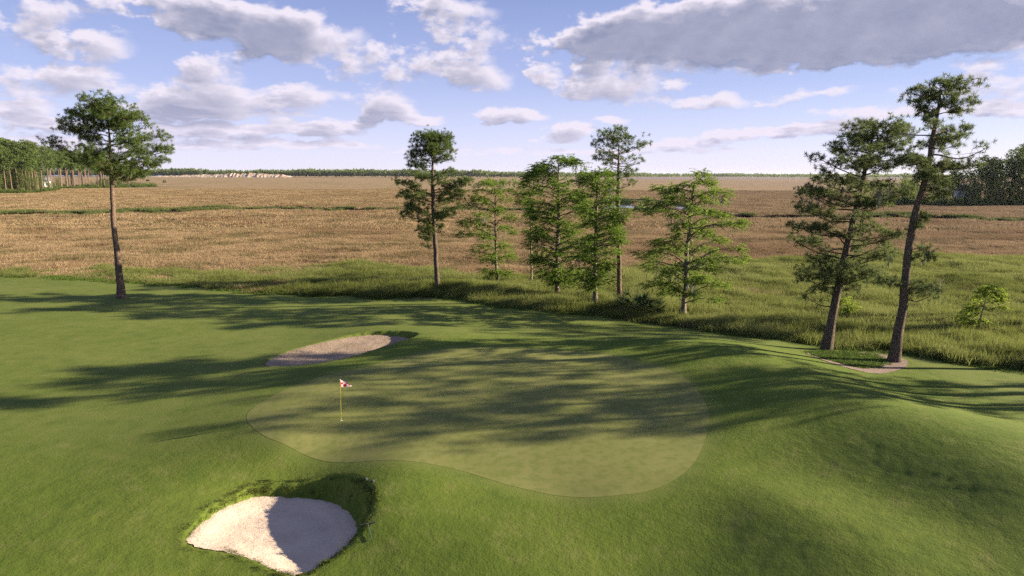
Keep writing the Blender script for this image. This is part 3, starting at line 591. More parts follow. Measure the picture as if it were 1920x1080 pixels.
# ---------------------------------------------------------------- marsh
MZ = -1.6
def marsh_mat():
    m_, q = material('marsh_ground'); P = q.pos(); x, y, z = q.sep(P)
    big = q.noise(P, .012, 5, .6); mid = q.noise(P, .06, 5, .65); fine = q.noise(P, .5, 4, .7)
    far = q.noise(q.v('MULTIPLY', P, (.0016, .006, 0)), 1.0, 4, .6)
    near_c = q.mix(q.rng(fine, .3, .7), (.14, .098, .05), (.285, .20, .108))
    c = q.mix(q.rng(mid, .35, .65, smooth=True), near_c, (.265, .187, .104))
    c = q.mix(q.m('MULTIPLY', q.rng(big, .5, .66, smooth=True), .5), c, (.105, .098, .034))
    c = q.mix(q.m('MULTIPLY', q.rng(x, 0, 420, 0, 1), .45), c, (.20, .14, .105))        # redder grass to the right
    c = q.mix(q.m('MULTIPLY', q.rng(far, .5, .7, smooth=True), .4), c, (.20, .155, .095))
    c = q.mix(q.attr('mud'), c, (.030, .026, .016))      # wet mud along the creek
    finish(q, c, .95, q.bump(q.m('ADD', mid, q.m('MULTIPLY', fine, .5)), .6, 1.2), .05); return m_
M['marsh'] = marsh_mat()
gx = np.r_[-9000, -6000, -4000, -2500, -1500, np.arange(-1000, -300, 40), np.arange(-300, 301, 5), np.arange(340, 1001, 40), 1500, 2500, 4000, 6000, 9000]
gy = np.r_[-500, -100, 20, np.arange(30, 460, 3), np.arange(470, 1000, 15), np.arange(1050, 2000, 60), 2200, 2600, 3200, 4000, 5500, 8000, 12000]
gX, gY = np.meshgrid(gx.astype(float), gy.astype(float))
# tidal creek: a winding channel in the marsh
CRK = np.array([G(px, py, MZ)[:2] for px, py in [(-300, 405), (0, 402), (90, 399), (180, 400), (235, 397), (300, 398), (380, 391), (450, 392), (540, 389), (620, 392), (700, 393), (780, 392), (860, 393), (950, 392), (1040, 391), (1110, 393), (1150, 391), (1180, 381), (1150, 376), (1230, 378), (1290, 390), (1345, 402), (1420, 407), (1500, 404), (1600, 408), (1700, 404), (1800, 410), (1920, 413), (2200, 418)]])
CRK = curve(CRK, 300)
def cdist(X, Y):
    shp = np.shape(X); P = np.stack([np.ravel(X), np.ravel(Y)], 1); out = np.empty(len(P))
    for i in range(0, len(P), 8000): out[i:i+8000] = np.sqrt(((P[i:i+8000, None]-CRK[None])**2).sum(-1).min(1))
    return out.reshape(shp)
cdm = cdist(gX, gY)
gZ = MZ+.25*fbm(gX*.05, gY*.05, 4, 31)-1.3*sstep((9-cdm)/5)-2.2*sstep((yedge(gX)-3-gY)/4)
tag(obj('marsh_ground', gridmesh('marsh_ground', gX, gY, gZ, M['marsh'], {'mud': sstep((13.5-cdm)/4).ravel()})), 'flat brown salt marsh reaching to the horizon', kind='structure')
m_, q = material('creek_water'); finish(q, (.05, .055, .06), .12, q.bump(q.noise(q.pos(), .8, 3), .08, .1), .5); M['water'] = m_
def ribbon(name, line, wd, z, mat):
    T = unit(np.gradient(line, axis=0)); Nn = np.c_[-T[:, 1], T[:, 0]]; wd = np.broadcast_to(wd, (len(line),))[:, None]
    V = np.r_[np.c_[line-Nn*wd, np.full(len(line), z)], np.c_[line+Nn*wd, np.full(len(line), z)]]; n = len(line); a = np.arange(n-1)
    return mesh(name, V, np.stack([a, a+1, n+a+1, n+a], 1), mat)
tag(obj('creek_water', ribbon('creek_water', CRK, 5.0, MZ-.95, M['water'])), 'dark tidal creek winding across the marsh', kind='structure')
pw = smooth_loop([G(px, py, MZ+.3)[:2] for px, py in [(1112, 392), (1125, 386), (1150, 384), (1172, 386), (1160, 391), (1138, 396), (1120, 396)]], 40)
tag(obj('pond_water', patch('pond_water', pw, lambda x, y: np.full(np.shape(x), MZ+.3), M['water'], 4)), 'small pale pool of water beside the creek', kind='structure')
m_, q = material('river_water'); finish(q, (.16, .18, .22), .3, q.bump(q.noise(q.pos(), .1, 3), .2, .5), .5); M['river'] = m_
def strip(name, pxs, z, mat, lab):
    lp = np.array([G(px, py, z) for px, py in pxs]); n = len(lp)
    tag(obj(name, mesh(name, lp, np.arange(n)[None], mat)), lab, kind='structure')
HZ_ = lambda px: 326.3+(px-960)*math.tan(ROLL)
strip('river_water', [(60, HZ_(60)+7.2), (330, HZ_(330)+6.6), (430, HZ_(430)+6.2), (560, HZ_(560)+5.2), (560, HZ_(560)+4.6), (60, HZ_(60)+4.6)], MZ+.5, M['river'], 'grey strip of river below the distant sand bluff')
strip('river_water', [(1130, HZ_(1130)+7.6), (1260, HZ_(1260)+7.4), (1500, HZ_(1500)+6.2), (1700, HZ_(1700)+5.6), (1700, HZ_(1700)+5.0), (1200, HZ_(1200)+6.4)], MZ+.5, M['river'], 'thin far line of open water on the right of the marsh')

# ---------------------------------------------------------------- grass made of blades, scattered as patches
def blade_patch(name, n, size, h0, h1, w_, mat, seed, lean=.3, clump=0, seg=1):
    r = np.random.default_rng(seed)
    if clump:
        cc = r.uniform(-size/2, size/2, (clump, 2)); p = cc[r.integers(0, clump, n)]+r.normal(size=(n, 2))*size/(2.2*math.sqrt(clump))
    else: p = r.uniform(-size/2, size/2, (n, 2))
    h = r.uniform(h0, h1, n)*(1-.3*r.random(n)**3); a = r.uniform(0, 2*np.pi, n); q_ = np.c_[np.cos(a), np.sin(a), np.zeros(n)]*w_*r.uniform(.6, 1.3, (n, 1))*.5
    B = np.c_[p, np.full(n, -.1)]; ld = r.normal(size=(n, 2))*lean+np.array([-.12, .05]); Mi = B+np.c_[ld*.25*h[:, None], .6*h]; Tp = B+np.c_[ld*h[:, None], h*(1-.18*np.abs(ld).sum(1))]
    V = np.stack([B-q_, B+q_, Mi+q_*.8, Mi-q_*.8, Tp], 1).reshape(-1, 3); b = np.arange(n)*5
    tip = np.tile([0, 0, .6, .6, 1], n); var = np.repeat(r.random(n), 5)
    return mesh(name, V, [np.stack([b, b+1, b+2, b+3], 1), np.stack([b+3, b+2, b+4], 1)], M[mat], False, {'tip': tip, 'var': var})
def scatter(name, label, protos, P, rot, scl, seed=0):
    """a field of blades: one object whose points carry copies of a few small patches"""
    n = len(P); r = np.random.default_rng(seed)
    me = bpy.data.meshes.new(name); me.vertices.add(n); me.vertices.foreach_set('co', np.asarray(P, np.float32).ravel())
    at = me.attributes.new('rot', 'FLOAT_VECTOR', 'POINT'); at.data.foreach_set('vector', np.asarray(rot, np.float32).ravel())
    at = me.attributes.new('scl', 'FLOAT_VECTOR', 'POINT'); at.data.foreach_set('vector', np.asarray(scl, np.float32).ravel())
    at = me.attributes.new('pick', 'INT', 'POINT'); at.data.foreach_set('value', r.integers(0, len(protos), n).astype(np.int32))
    o = obj(name, me); tag(o, label, kind='stuff')
    nt = bpy.data.node_groups.new(name, 'GeometryNodeTree'); nt.is_modifier = True
    nt.interface.new_socket('Geometry', in_out='INPUT', socket_type='NodeSocketGeometry'); nt.interface.new_socket('Geometry', in_out='OUTPUT', socket_type='NodeSocketGeometry')
    N = nt.nodes; L = nt.links; gi = N.new('NodeGroupInput'); go = N.new('NodeGroupOutput'); iop = N.new('GeometryNodeInstanceOnPoints'); jn = N.new('GeometryNodeJoinGeometry')
    for me_ in reversed(protos):
        po = bpy.data.objects.new(me_.name, me_); oi = N.new('GeometryNodeObjectInfo'); oi.inputs['Object'].default_value = po; oi.inputs['As Instance'].default_value = True
        L.new(oi.outputs['Geometry'], jn.inputs[0])
    def na(nm, t):
        k = N.new('GeometryNodeInputNamedAttribute'); k.data_type = t; k.inputs[0].default_value = nm; return k.outputs[0]
    L.new(gi.outputs[0], iop.inputs['Points']); L.new(jn.outputs[0], iop.inputs['Instance']); iop.inputs['Pick Instance'].default_value = True
    L.new(na('pick', 'INT'), iop.inputs['Instance Index'])
    e2r = N.new('FunctionNodeEulerToRotation'); L.new(na('rot', 'FLOAT_VECTOR'), e2r.inputs[0]); L.new(e2r.outputs[0], iop.inputs['Rotation'])
    L.new(na('scl', 'FLOAT_VECTOR'), iop.inputs['Scale']); L.new(iop.outputs[0], go.inputs[0])
    md = o.modifiers.new('grass', 'NODES'); md.node_group = nt
    return o
def rz(n, r): return np.c_[np.zeros((n, 2)), r.uniform(0, 2*np.pi, n)]
def wedge(r, n, y0, y1, k=.86):    # points spread over what the view takes in between two depths
    Yv = np.sqrt(r.uniform(y0*y0, y1*y1, n)); return np.c_[r.uniform(-k, k, n)*Yv, Yv]
GL = np.array([G(px, py, MZ)[:2] for px, py in [(-300, 512), (0, 512), (200, 514), (380, 518), (450, 512), (560, 508), (680, 503), (800, 512), (900, 526), (1000, 530), (1100, 522), (1200, 512), (1320, 500), (1420, 496), (1500, 492), (1600, 487), (1700, 484), (1800, 487), (1920, 493), (2200, 500)]])
def ygl(X): return np.interp(X, GL[:, 0], GL[:, 1])+2.5*np.asarray(fbm(np.asarray(X)*.25, np.asarray(X)*0, 3, 77))*2
def mz(p): return MZ+.25*fbm(p[:, 0]*.05, p[:, 1]*.05, 4, 31)
r = np.random.default_rng(71)
reedP = [blade_patch('reed_patch', 420, 2.0, 1.0, 1.75, .045, 'reed', 500+i, .22, 9) for i in range(4)]
strawP = [blade_patch('straw_patch', 520, 3.2, .55, 1.05, .055, 'straw', 520+i, .30, 16) for i in range(5)]
strawF = [blade_patch('straw_patch_far', 520, 9.0, .6, 1.1, .16, 'straw', 540+i, .35, 22) for i in range(4)]
crkP = [blade_patch('creek_grass_patch', 320, 3.0, .7, 1.4, .09, 'straw2', 560+i, .3, 8) for i in range(3)]
weedP = [blade_patch('weed_patch', 170, .9, .08, .30, .06, 'weed', 580+i, .8, 7) for i in range(3)]
# green reeds along the edge
p = wedge(r, 30000, 46, 130, .95); y0 = yedge(p[:, 0]); p = p[(p[:, 1] > y0+.6) & (p[:, 1] < ygl(p[:, 0])+r.normal(size=len(p))*1.2)]
edge = np.c_[r.uniform(-75, 52, 900), np.zeros(900)]; edge[:, 1] = yedge(edge[:, 0])+.9+r.random(900)*1.6
p = np.r_[p, edge]; p = p[(p[:, 0] > -27+r.normal(size=len(p))*1.5) | (r.random(len(p)) < .5)]
for f_ in FEET: p = p[~((np.abs(p[:, 0]-f_[0]*p[:, 1]/f_[1]) < 1.0) & (p[:, 1] > f_[1]-2.6) & (p[:, 1] < f_[1]+.6))]      # thin ground under each tree
n = len(p); q1 = .74+1.0*fbm(p[:, 0]*.2, p[:, 1]*.2, 3, 91)+r.normal(size=n)*.1
q1 = q1*np.where(p[:, 1] > yedge(p[:, 0])+10, .8, np.where(p[:, 1] < yedge(p[:, 0])+2.2, .7, 1))*np.where(p[:, 0] < -27, .7, 1)
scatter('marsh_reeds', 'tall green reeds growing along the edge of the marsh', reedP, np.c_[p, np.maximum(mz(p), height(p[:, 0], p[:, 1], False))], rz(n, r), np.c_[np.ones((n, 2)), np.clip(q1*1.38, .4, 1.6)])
# dead stems standing among the reeds
k = r.choice(len(p), 520, replace=False); pd = p[k]; pd = pd[vn(pd[:, 0]*.12, pd[:, 1]*.2, 51) > .42]; n = len(pd)
deadP = [blade_patch('dead_stem_patch', 90, 2.2, .7, 1.5, .04, 'straw', 690+i, .35, 6) for i in range(3)]
scatter('dead_stems', 'tan dead stems standing among the green reeds', deadP, np.c_[pd, np.maximum(mz(pd), height(pd[:, 0], pd[:, 1], False))], rz(n, r), np.c_[np.ones((n, 2)), r.uniform(.8, 1.2, n)])
# brown cordgrass, near and far
p = wedge(r, 16000, 60, 175, .9); p = p[p[:, 1] > np.where(p[:, 0] < -27, yedge(p[:, 0])+.9, np.maximum(ygl(p[:, 0])-1.5+r.normal(size=len(p))*1.0, yedge(p[:, 0])+1))]; n = len(p)
q1 = np.clip(.85+1.9*fbm(p[:, 0]*.10, p[:, 1]*.14, 3, 93)+r.normal(size=n)*.12, .3, 1.6)
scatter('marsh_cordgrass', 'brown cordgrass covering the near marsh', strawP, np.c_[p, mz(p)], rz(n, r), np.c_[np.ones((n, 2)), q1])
p = wedge(r, 12000, 165, 620, .88); dd = cdist(p[:, 0], p[:, 1]); cy_ = CRK[np.argmin(((p[:, None]-CRK[None, ::3])**2).sum(-1), 1)*3, 1]; p = p[(dd > 8) & ((dd > 13) | (p[:, 1] > cy_))]; n = len(p)
q1 = np.clip(.85+1.9*fbm(p[:, 0]*.04, p[:, 1]*.05, 3, 95)+r.normal(size=n)*.12, .3, 1.5)
scatter('marsh_cordgrass_far', 'brown cordgrass of the middle distance around the creek', strawF, np.c_[p, mz(p)], rz(n, r), np.c_[np.ones((n, 2)), q1])
# greener grass on the creek banks
i = r.integers(0, 300, 5200); a = r.uniform(0, 2*np.pi, 5200); p = CRK[i]+np.c_[np.cos(a), np.sin(a)]*r.uniform(5.5, 10.5, (5200, 1)); dd = cdist(p[:, 0], p[:, 1]); p = p[(dd > 5.2) & (p[:, 1] > 180) & (np.abs(p[:, 0]) < 420)]
k = vn(p[:, 0]*.03, p[:, 1]*.03, 66); p = p[k+r.normal(size=len(p))*.12 > .45]; cy_ = CRK[np.argmin(((p[:, None]-CRK[None, ::3])**2).sum(-1), 1)*3, 1]; p = p[(p[:, 1] > cy_+2) | (r.random(len(p)) < .12)]; n = len(p)
scatter('creek_bank_grass', 'green grass fringing the tidal creek', crkP, np.c_[p, mz(p)], rz(n, r), np.c_[np.ones((n, 2)), np.clip(.85+1.8*fbm(p[:, 0]*.09, p[:, 1]*.09, 3, 44), .35, 1.7)])
# low weeds where the mown grass ends
ex = r.uniform(-70, 48, 2600); p = np.c_[ex, yedge(ex)+r.normal(size=2600)*.55+.1]; p = p[vn(p[:, 0]*.3, p[:, 1]*.1, 8) > .3]; n = len(p)
scatter('edge_weeds', 'low leafy weeds where the mown grass meets the reeds', weedP, np.c_[p, height(p[:, 0], p[:, 1], False)], rz(n, r), np.repeat(r.uniform(.6, 1.5, (n, 1)), 3, 1))

# ---------------------------------------------------------------- short rough grass, standing up from the turf
def normals(x, y, e=.12):
    nx = -(height(x+e, y, True)-height(x-e, y, True))/(2*e); ny = -(height(x, y+e, True)-height(x, y-e, True))/(2*e)
    return unit(np.stack([nx, ny, np.ones_like(nx)], -1))
def aligned(p, r):
    n = normals(p[:, 0], p[:, 1]); a = r.uniform(0, 2*np.pi, len(p)); ca, sa = np.cos(a), np.sin(a)
    nx = ca*n[:, 0]+sa*n[:, 1]; ny = -sa*n[:, 0]+ca*n[:, 1]
    return np.c_[-np.arcsin(ny), np.arctan2(nx, n[:, 2]), a]
M['blade'] = blade_mat('rough_grass_blade', (.05, .07, .012), (.090, .122, .020), (.135, .155, .040), (.115, .135, .028))
r = np.random.default_rng(83)
turfP = [blade_patch('turf_patch', 330, .8, .03, .075, .016, 'blade', 600+i, .6, 14) for i in range(4)]
lipP = [blade_patch('lip_patch', 200, .42, .06, .17, .016, 'blade', 620+i, .7, 9) for i in range(3)]
p = wedge(r, 9000, 17.5, 40, .84); sd_g = sdist(p[:, 0], p[:, 1], GREEN[::2]); sb = np.minimum(sdist(p[:, 0], p[:, 1], BUNK[0][0]), sdist(p[:, 0], p[:, 1], BUNK[1][0]))
fr = sstep((-p[:, 0]-9)/9)*sstep((p[:, 1]-27)/9)
p = p[(sd_g > .55) & (sb > .3) & (fr < r.random(len(p))*.9)]; n = len(p)
scatter('rough_grass', 'short rough grass around the putting green and on the mounds', turfP, np.c_[p, height(p[:, 0], p[:, 1])-.012], aligned(p, r), np.c_[np.ones((n, 2)), np.clip(.8+1.3*fbm(p[:, 0]*.5, p[:, 1]*.5, 3, 12), .3, 1.5)])
ps = []
for lp, c, ww, depth in BUNK:
    nl = 620 if depth > .12 else 150; k = r.integers(0, 140, nl); f = r.random((nl, 1)); b = lp[k]*(1-f)+lp[(k+1) % 140]*f; o = unit(b-lp.mean(0)); ps.append(b+o*(r.random((nl, 1))**1.6*(1.6 if depth > .12 else .7)+.06))
p = np.concatenate(ps); n = len(p)
scatter('bunker_lip_grass', 'longer grass on the lips of both bunkers', lipP, np.c_[p, height(p[:, 0], p[:, 1])-.015], aligned(p, r), np.repeat(np.where(p[:, 1] < 32, 1, .6)[:, None]*r.uniform(.55, 1.1, (n, 1)), 3, 1))

# ---------------------------------------------------------------- flag on the green
fb = G(640, 788, 0); fb = G(640, 788, hz(fb[0], fb[1])+.012); root = bpy.data.objects.new('golf_flag', None); COL.objects.link(root); root.location = fb.tolist()
tag(root, 'yellow flagstick with a red and white checked pennant on the putting green', 'golf flag')
M['yellow'] = plain('flagstick_paint', (.45, .38, .05), .45, .4); M['white'] = plain('white_plastic', (.8, .8, .78), .5, .4); 
for k_, c_ in (('red', (.58, .010, .018)), ('wcloth', (.80, .78, .80))):
    m_, q = material(k_+'_nylon'); finish(q, c_, .7, None, .2, (.45, c_)); M[k_] = m_
FH = 2.2; V, F = tube([(0, 0, 0), (0, 0, FH*.4), (.012, 0, FH*.85), (.018, 0, FH)], [.012, .011, .010, .008], 8); obj('pole', mesh('pole', V, F, M['yellow'], True), root)
V, F = tube([(0, 0, FH-.02), (0, 0, FH+.03)], [.018, .012], 8); obj('pole_cap', mesh('pole_cap', V+np.array([.018, 0, 0]), F, M['white'], True), root)
nu, nv = 12, 8; U_, W_ = np.meshgrid(np.linspace(0, 1, nu+1), np.linspace(0, 1, nv+1)); fx = U_*.54*(1-W_)**.75; fz = -.39*(1-W_)+.0-.03*U_*(1-W_)
Vf = np.stack([.022+fx, .05*np.sin(fx*11+.6)*(fx/.46+.12)+fx*.55, FH-.01+fz], -1).reshape(-1, 3)
i = np.arange((nu+1)*(nv+1)).reshape(nv+1, nu+1); Ff = np.stack([i[:-1, :-1], i[:-1, 1:], i[1:, 1:], i[1:, :-1]], -1).reshape(-1, 4); cen = Vf[Ff].mean(1)
ck = (1+np.floor((cen[:, 0]-.022)/.13).astype(int)+np.floor((FH-.01-cen[:, 2])/.13).astype(int)) % 2
ck = np.where((cen[:, 0] < .045), 0, ck)
obj('pennant', mesh('pennant', np.r_[Vf, Vf+np.array([0, .004, 0])], np.r_[Ff, Ff[:, ::-1]+len(Vf)], [M['red'], M['wcloth']], True, midx=np.r_[ck, ck]), root)
V, F = tube([(0, 0, -.06), (0, 0, .006)], [.054, .054], 20); obj('cup_liner', mesh('cup_liner', V, F, M['white'], True), root)

# ---------------------------------------------------------------- bunker rake and sprinkler heads
def rake():
    a = G(697, 1008, -.55); b = G(689, 974, -.25); a[2] = hz(a[0], a[1])+.05; b[2] = hz(b[0], b[1])+.09
    root = bpy.data.objects.new('bunker_rake', None); COL.objects.link(root); root.location = a.tolist(); tag(root, 'dark bunker rake lying on the grass wall of the foreground bunker', 'rake')
    M['rk'] = plain('rake_green', (.03, .07, .06), .5, .4); M['rkh'] = plain('rake_black', (.015, .015, .015), .6, .4)
    d = b-a; V, F = tube([np.zeros(3), d*.5, d], [.016, .016, .016], 8); obj('handle', mesh('handle', V, F, M['rk'], True), root)
    s_ = unit(np.cross(d, [0, 0, 1.])); V, F = tube([d-s_*.3, d, d+s_*.3], [.025, .028, .025], 6); obj('head', mesh('head', V, F, M['rkh']), root)
    tv, tf = tube([(0, 0, 0), (0, 0, -.09)], [.011, .005], 4); tm = mesh('tooth', tv, tf, M['rkh'])
    for k in np.linspace(-.27, .27, 10): obj('tooth', tm, root, d+s_*k)
rake()
M['disc'] = plain('sprinkler_plastic', (.02, .02, .02), .5, .4)
for px_, py_, lab in ((686, 898, 'dark sprinkler head behind the foreground bunker, left of two'), (699, 902, 'dark sprinkler head behind the foreground bunker, right of two')):
    b = G(px_, py_, -.2); b = G(px_, py_, hz(b[0], b[1])); root = bpy.data.objects.new('sprinkler_head', None); COL.objects.link(root); root.location = b.tolist(); tag(root, lab, 'sprinkler head', 'sprinkler heads behind the bunker')
    V, F = tube([(0, 0, -.05), (0, 0, .035), (0, 0, .04)], [.11, .11, .0], 16); obj('ring', mesh('ring', V, F, M['disc'], True), root)
    V, F = tube([(0, 0, .03), (0, 0, .055), (0, 0, .056)], [.05, .05, .0], 14); obj('nozzle_cap', mesh('nozzle_cap', V, F, M['rk'], True), root)

# ---------------------------------------------------------------- soil island under the right-hand pines, with ground cover
m_, q = material('pine_straw_soil'); P = q.pos(); n1 = q.noise(P, 3, 5, .7); n2 = q.noise(P, 28, 3, .7)
finish(q, q.mix(q.rng(n2, .35, .65), q.mix(q.rng(n1, .3, .7), (.10, .068, .05), (.20, .145, .115)), (.26, .19, .15)), .95, q.bump(n2, .6, .04), .08); M['soil'] = m_
isl = smooth_loop([G(px, py, -.42)[:2] for px, py in [(1514, 664), (1560, 657), (1620, 655), (1690, 668), (1702, 682), (1684, 694), (1645, 706), (1605, 704), (1562, 694), (1528, 679)]], 90)
isl = isl*(1+.0012*np.sin(np.arange(90)*2.1))[:, None]
tag(obj('soil_island', patch('soil_island', isl, lambda x, y: height(x, y, False)+.02+.03*fbm(x*2, y*2, 3, 8), M['soil'], 16)), 'bare soil and straw bed at the foot of the two right-hand pines', kind='structure')
c = isl.mean(0); p = c+(isl[r.integers(0, 90, 420)]-c)*np.sqrt(r.random((420, 1)))*.72+np.array([-.4, .75]); n = len(p)
scatter('ground_cover', 'low green ground cover between the two right-hand pines', weedP, np.c_[p, height(p[:, 0], p[:, 1], False)+.01], rz(n, r), np.repeat(r.uniform(.6, 1.3, (n, 1)), 3, 1))

litP = [blade_patch('litter_patch', 7, .5, .01, .03, .03, 'straw', 660+i, 4.) for i in range(3)]
p = wedge(r, 700, 18, 60, .84); p = p[(p[:, 1] < yedge(p[:, 0])) & (np.minimum(sdist(p[:, 0], p[:, 1], BUNK[0][0]), sdist(p[:, 0], p[:, 1], BUNK[1][0])) > .3) & (vn(p[:, 0]*.2, p[:, 1]*.2, 14) > .45)]; n = len(p)
scatter('pine_litter', 'scattered dry needles and leaf bits on the mown grass', litP, np.c_[p, height(p[:, 0], p[:, 1])+.09], aligned(p, r), np.ones((n, 3)))

# ---------------------------------------------------------------- palmettos, dead sapling, dry brush
def palmetto(px, py, h, lab, seed, nf=16):
    b = G(px, py, -1.15); b[2] = max(MZ, hz(b[0], b[1])); root = bpy.data.objects.new('palmetto', None); COL.objects.link(root); root.location = b.tolist(); tag(root, lab, 'palmetto'); r = np.random.default_rng(seed)
    for k in range(nf):
        a = k*2.4+r.normal()*.3; t = r.uniform(.25, 1.1); d = np.array([math.cos(a)*math.sin(t), math.sin(a)*math.sin(t), math.cos(t)]); L = h*r.uniform(.55, .85)
        A = Acc(); V, F = tube([(0, 0, 0), d*L*.5, d*L], [.018, .013, .01], 4); A.add(V, F, .5)
        s_ = unit(np.cross(d, [0, 0, 1.])); n_ = np.cross(s_, d); th = np.linspace(-1.9, 1.9, 22)
        D = np.cos(th)[:, None]*d+np.sin(th)[:, None]*s_-.25*n_*np.abs(np.sin(th))[:, None]; D[:, 2] -= .15
        blades(np.tile(d*L, (22, 1)), D, np.full(22, h*.42), np.full(22, .07), r, A); obj('frond', A.mesh('frond', M['palm']), root)
palmetto(1190, 590, 3.3, 'dark fan palmetto at the foot of the tall pine', 5, 18); palmetto(1217, 592, 2.9, 'dark fan palmetto between the tall pine and the broad cypress', 6, 16)
b = G(1759, 566, -1.5); r = np.random.default_rng(9); root = bpy.data.objects.new('dead_sapling', None); COL.objects.link(root); root.location = b.tolist(); tag(root, 'pale leafless sapling in the reeds behind the right-hand pines', 'sapling')
M['dead'] = plain('dead_wood', (.33, .31, .28), .9, .1); V, F = tube([(0, 0, -.1), (.05, 0, 1.2), (0, .1, 2.8)], [.04, .03, .008], 6); obj('trunk', mesh('trunk', V, F, M['dead'], True), root)
for k in range(11):
    a = k*2.4; z = .9+k*.16; e = np.array([math.cos(a), math.sin(a), .7])*r.uniform(.5, 1.1); V, F = tube(curve([(0.03, 0, z), e*.5+(0, 0, z-.03), e+(0, 0, z)], 5), [.014, .012, .01, .007, .004], 4); obj('branch', mesh('branch', V, F, M['dead'], True), root)
bp_ = [blade_patch('dry_brush_patch', 260, 1.6, .5, 1.2, .04, 'straw', 640+i, .8, 4) for i in range(2)]
p = np.concatenate([np.array(G(px, py, MZ)[:2])+r.normal(size=(16, 2))*np.array([.9, .6]) for px, py in ((1385, 560), (1412, 562))]); n = len(p)
scatter('dry_brush', 'low mounds of dry brown brush among the green reeds', bp_, np.c_[p, np.full(n, MZ)], rz(n, r), np.c_[np.ones((n, 2)), r.uniform(1.0, 1.7, n)])

# ---------------------------------------------------------------- woods across the marsh
def far_proto(kind, H, seed):
    r = np.random.default_rng(seed); T = Acc(); C = Acc(); lean = r.normal(size=2)*.5
    tp = curve([(0, 0, -.3), (lean[0]*.3, lean[1]*.3, H*.5), (lean[0], lean[1], H*.97)], 8); V, F = tube(tp, np.linspace(.32, .06, 8), 6); T.add(V, F)
    if kind == 'pine': pads = made_pads(r, H, r.uniform(.42, .6), H*.13, 20); pads[:, 3:5] *= 1.5; pads[:, 5] *= 1.9
    else: pads = made_pads(r, H, .12, H*.25, 30); pads[:, 3:5] *= 1.9; pads[:, 5] *= 3.0
    for cx, cy, cz, rx, ry, rz_ in pads:
        x0 = np.interp(cz, tp[:, 2], tp[:, 0]); y0 = np.interp(cz, tp[:, 2], tp[:, 1]); e = np.array([cx+x0, cy+y0, cz]); V, F = tube([(x0, y0, cz-.25*math.hypot(cx, cy)), e], [.09, .03], 4); T.add(V, F)
        n = 34; u = unit(r.normal(size=(n, 3)))*(r.random((n, 1))**.4); D = unit(u+r.normal(size=(n, 3))*.6); D[:, 2] += .2
        blades(e+u*np.array([rx, ry, rz_]), D, r.uniform(.7, 1.3, n), r.uniform(.35, .6, n), r, C)
    return T.mesh('trunk', M['bark'], True), C.mesh('crown', M['needle' if kind == 'pine' else 'broad'])
def far_tree(name, lab, grp, pr, b, s, rot):
    root = bpy.data.objects.new(name, None); COL.objects.link(root); root.location = [float(q) for q in b]; root.scale = (s*1.05, s*1.05, s); root.rotation_euler = (0, 0, rot); tag(root, lab, 'tree', grp)
    obj('trunk', pr[0], root); tag(obj('crown', pr[1], root), kind='stuff')
PP = [far_proto('pine', 25, 700+i) for i in range(6)]; BP = [far_proto('broad', 20, 720+i) for i in range(5)]
r = np.random.default_rng(17)
def front_px(line, px): return np.interp(px, [q[0] for q in line], [q[1] for q in line])
LB = [(-120, 366), (60, 362), (90, 360), (110, 354), (200, 352), (285, 350)]
for i in range(130):
    px = r.uniform(-90, 272) if i > 30 else -80+i*11.5; k = r.random()**1.6 if i > 30 else .03*r.random()
    b0 = G(px, front_px(LB, px), MZ); b = b0.copy(); b[:2] *= 1+k*.16; b[2] = MZ
    top = front_px([(-100, 280), (120, 287), (200, 302), (250, 318), (290, 330)], px); H = (front_px(LB, px)-top)*np.linalg.norm(b0-CAM)/FPX
    far_tree('pine_tree', 'tall pine in the wood across the marsh on the far left', 'pines of the left wood', PP[int(r.integers(6))], b, H/25*r.uniform(.8, 1.03)*(1+.1*k), r.uniform(0, 6.28))
for i in range(70):
    px = r.uniform(-70, 98) if i < 30 else (r.uniform(92, 250) if i < 64 else r.uniform(80, 100)); b = G(px, front_px(LB, px), MZ); b[:2] *= .995+.05*r.random(); b[2] = MZ; H = r.uniform(9, 19) if i < 30 else r.uniform(4, 10)
    far_tree('broadleaf_tree', 'leafy understorey tree at the foot of the left wood', 'understorey of the left wood', BP[int(r.integers(5))], b, H/20, r.uniform(0, 6.28))
RB = [(1560, 384), (1700, 385), (1800, 386), (1920, 386), (2100, 388)]
for i in range(58):
    px = r.uniform(1610, 2010) if i > 26 else 1640+i*14; k = r.random() if i > 26 else .04*r.random()
    b0 = G(px, front_px(RB, px), MZ); b = b0.copy(); b[:2] *= 1+k*.3; b[2] = MZ
    top = front_px([(1600, 354), (1700, 344), (1790, 334), (1830, 316), (1900, 303), (2000, 304)], px); H = (front_px(RB, px)-top)*np.linalg.norm(b0-CAM)/FPX*(1+.25*k)
    pine = r.random() < .2
    if pine: far_tree('pine_tree', 'pine standing out of the dark wood behind the right-hand pair', 'pines of the right wood', PP[int(r.integers(6))], b, H/25*r.uniform(.9, 1.1), r.uniform(0, 6.28))
    else: far_tree('broadleaf_tree', 'dark leafy tree in the wood behind the right-hand pines', 'leafy trees of the right wood', BP[int(r.integers(5))], b, H/20*r.uniform(.7, 1.0), r.uniform(0, 6.28))
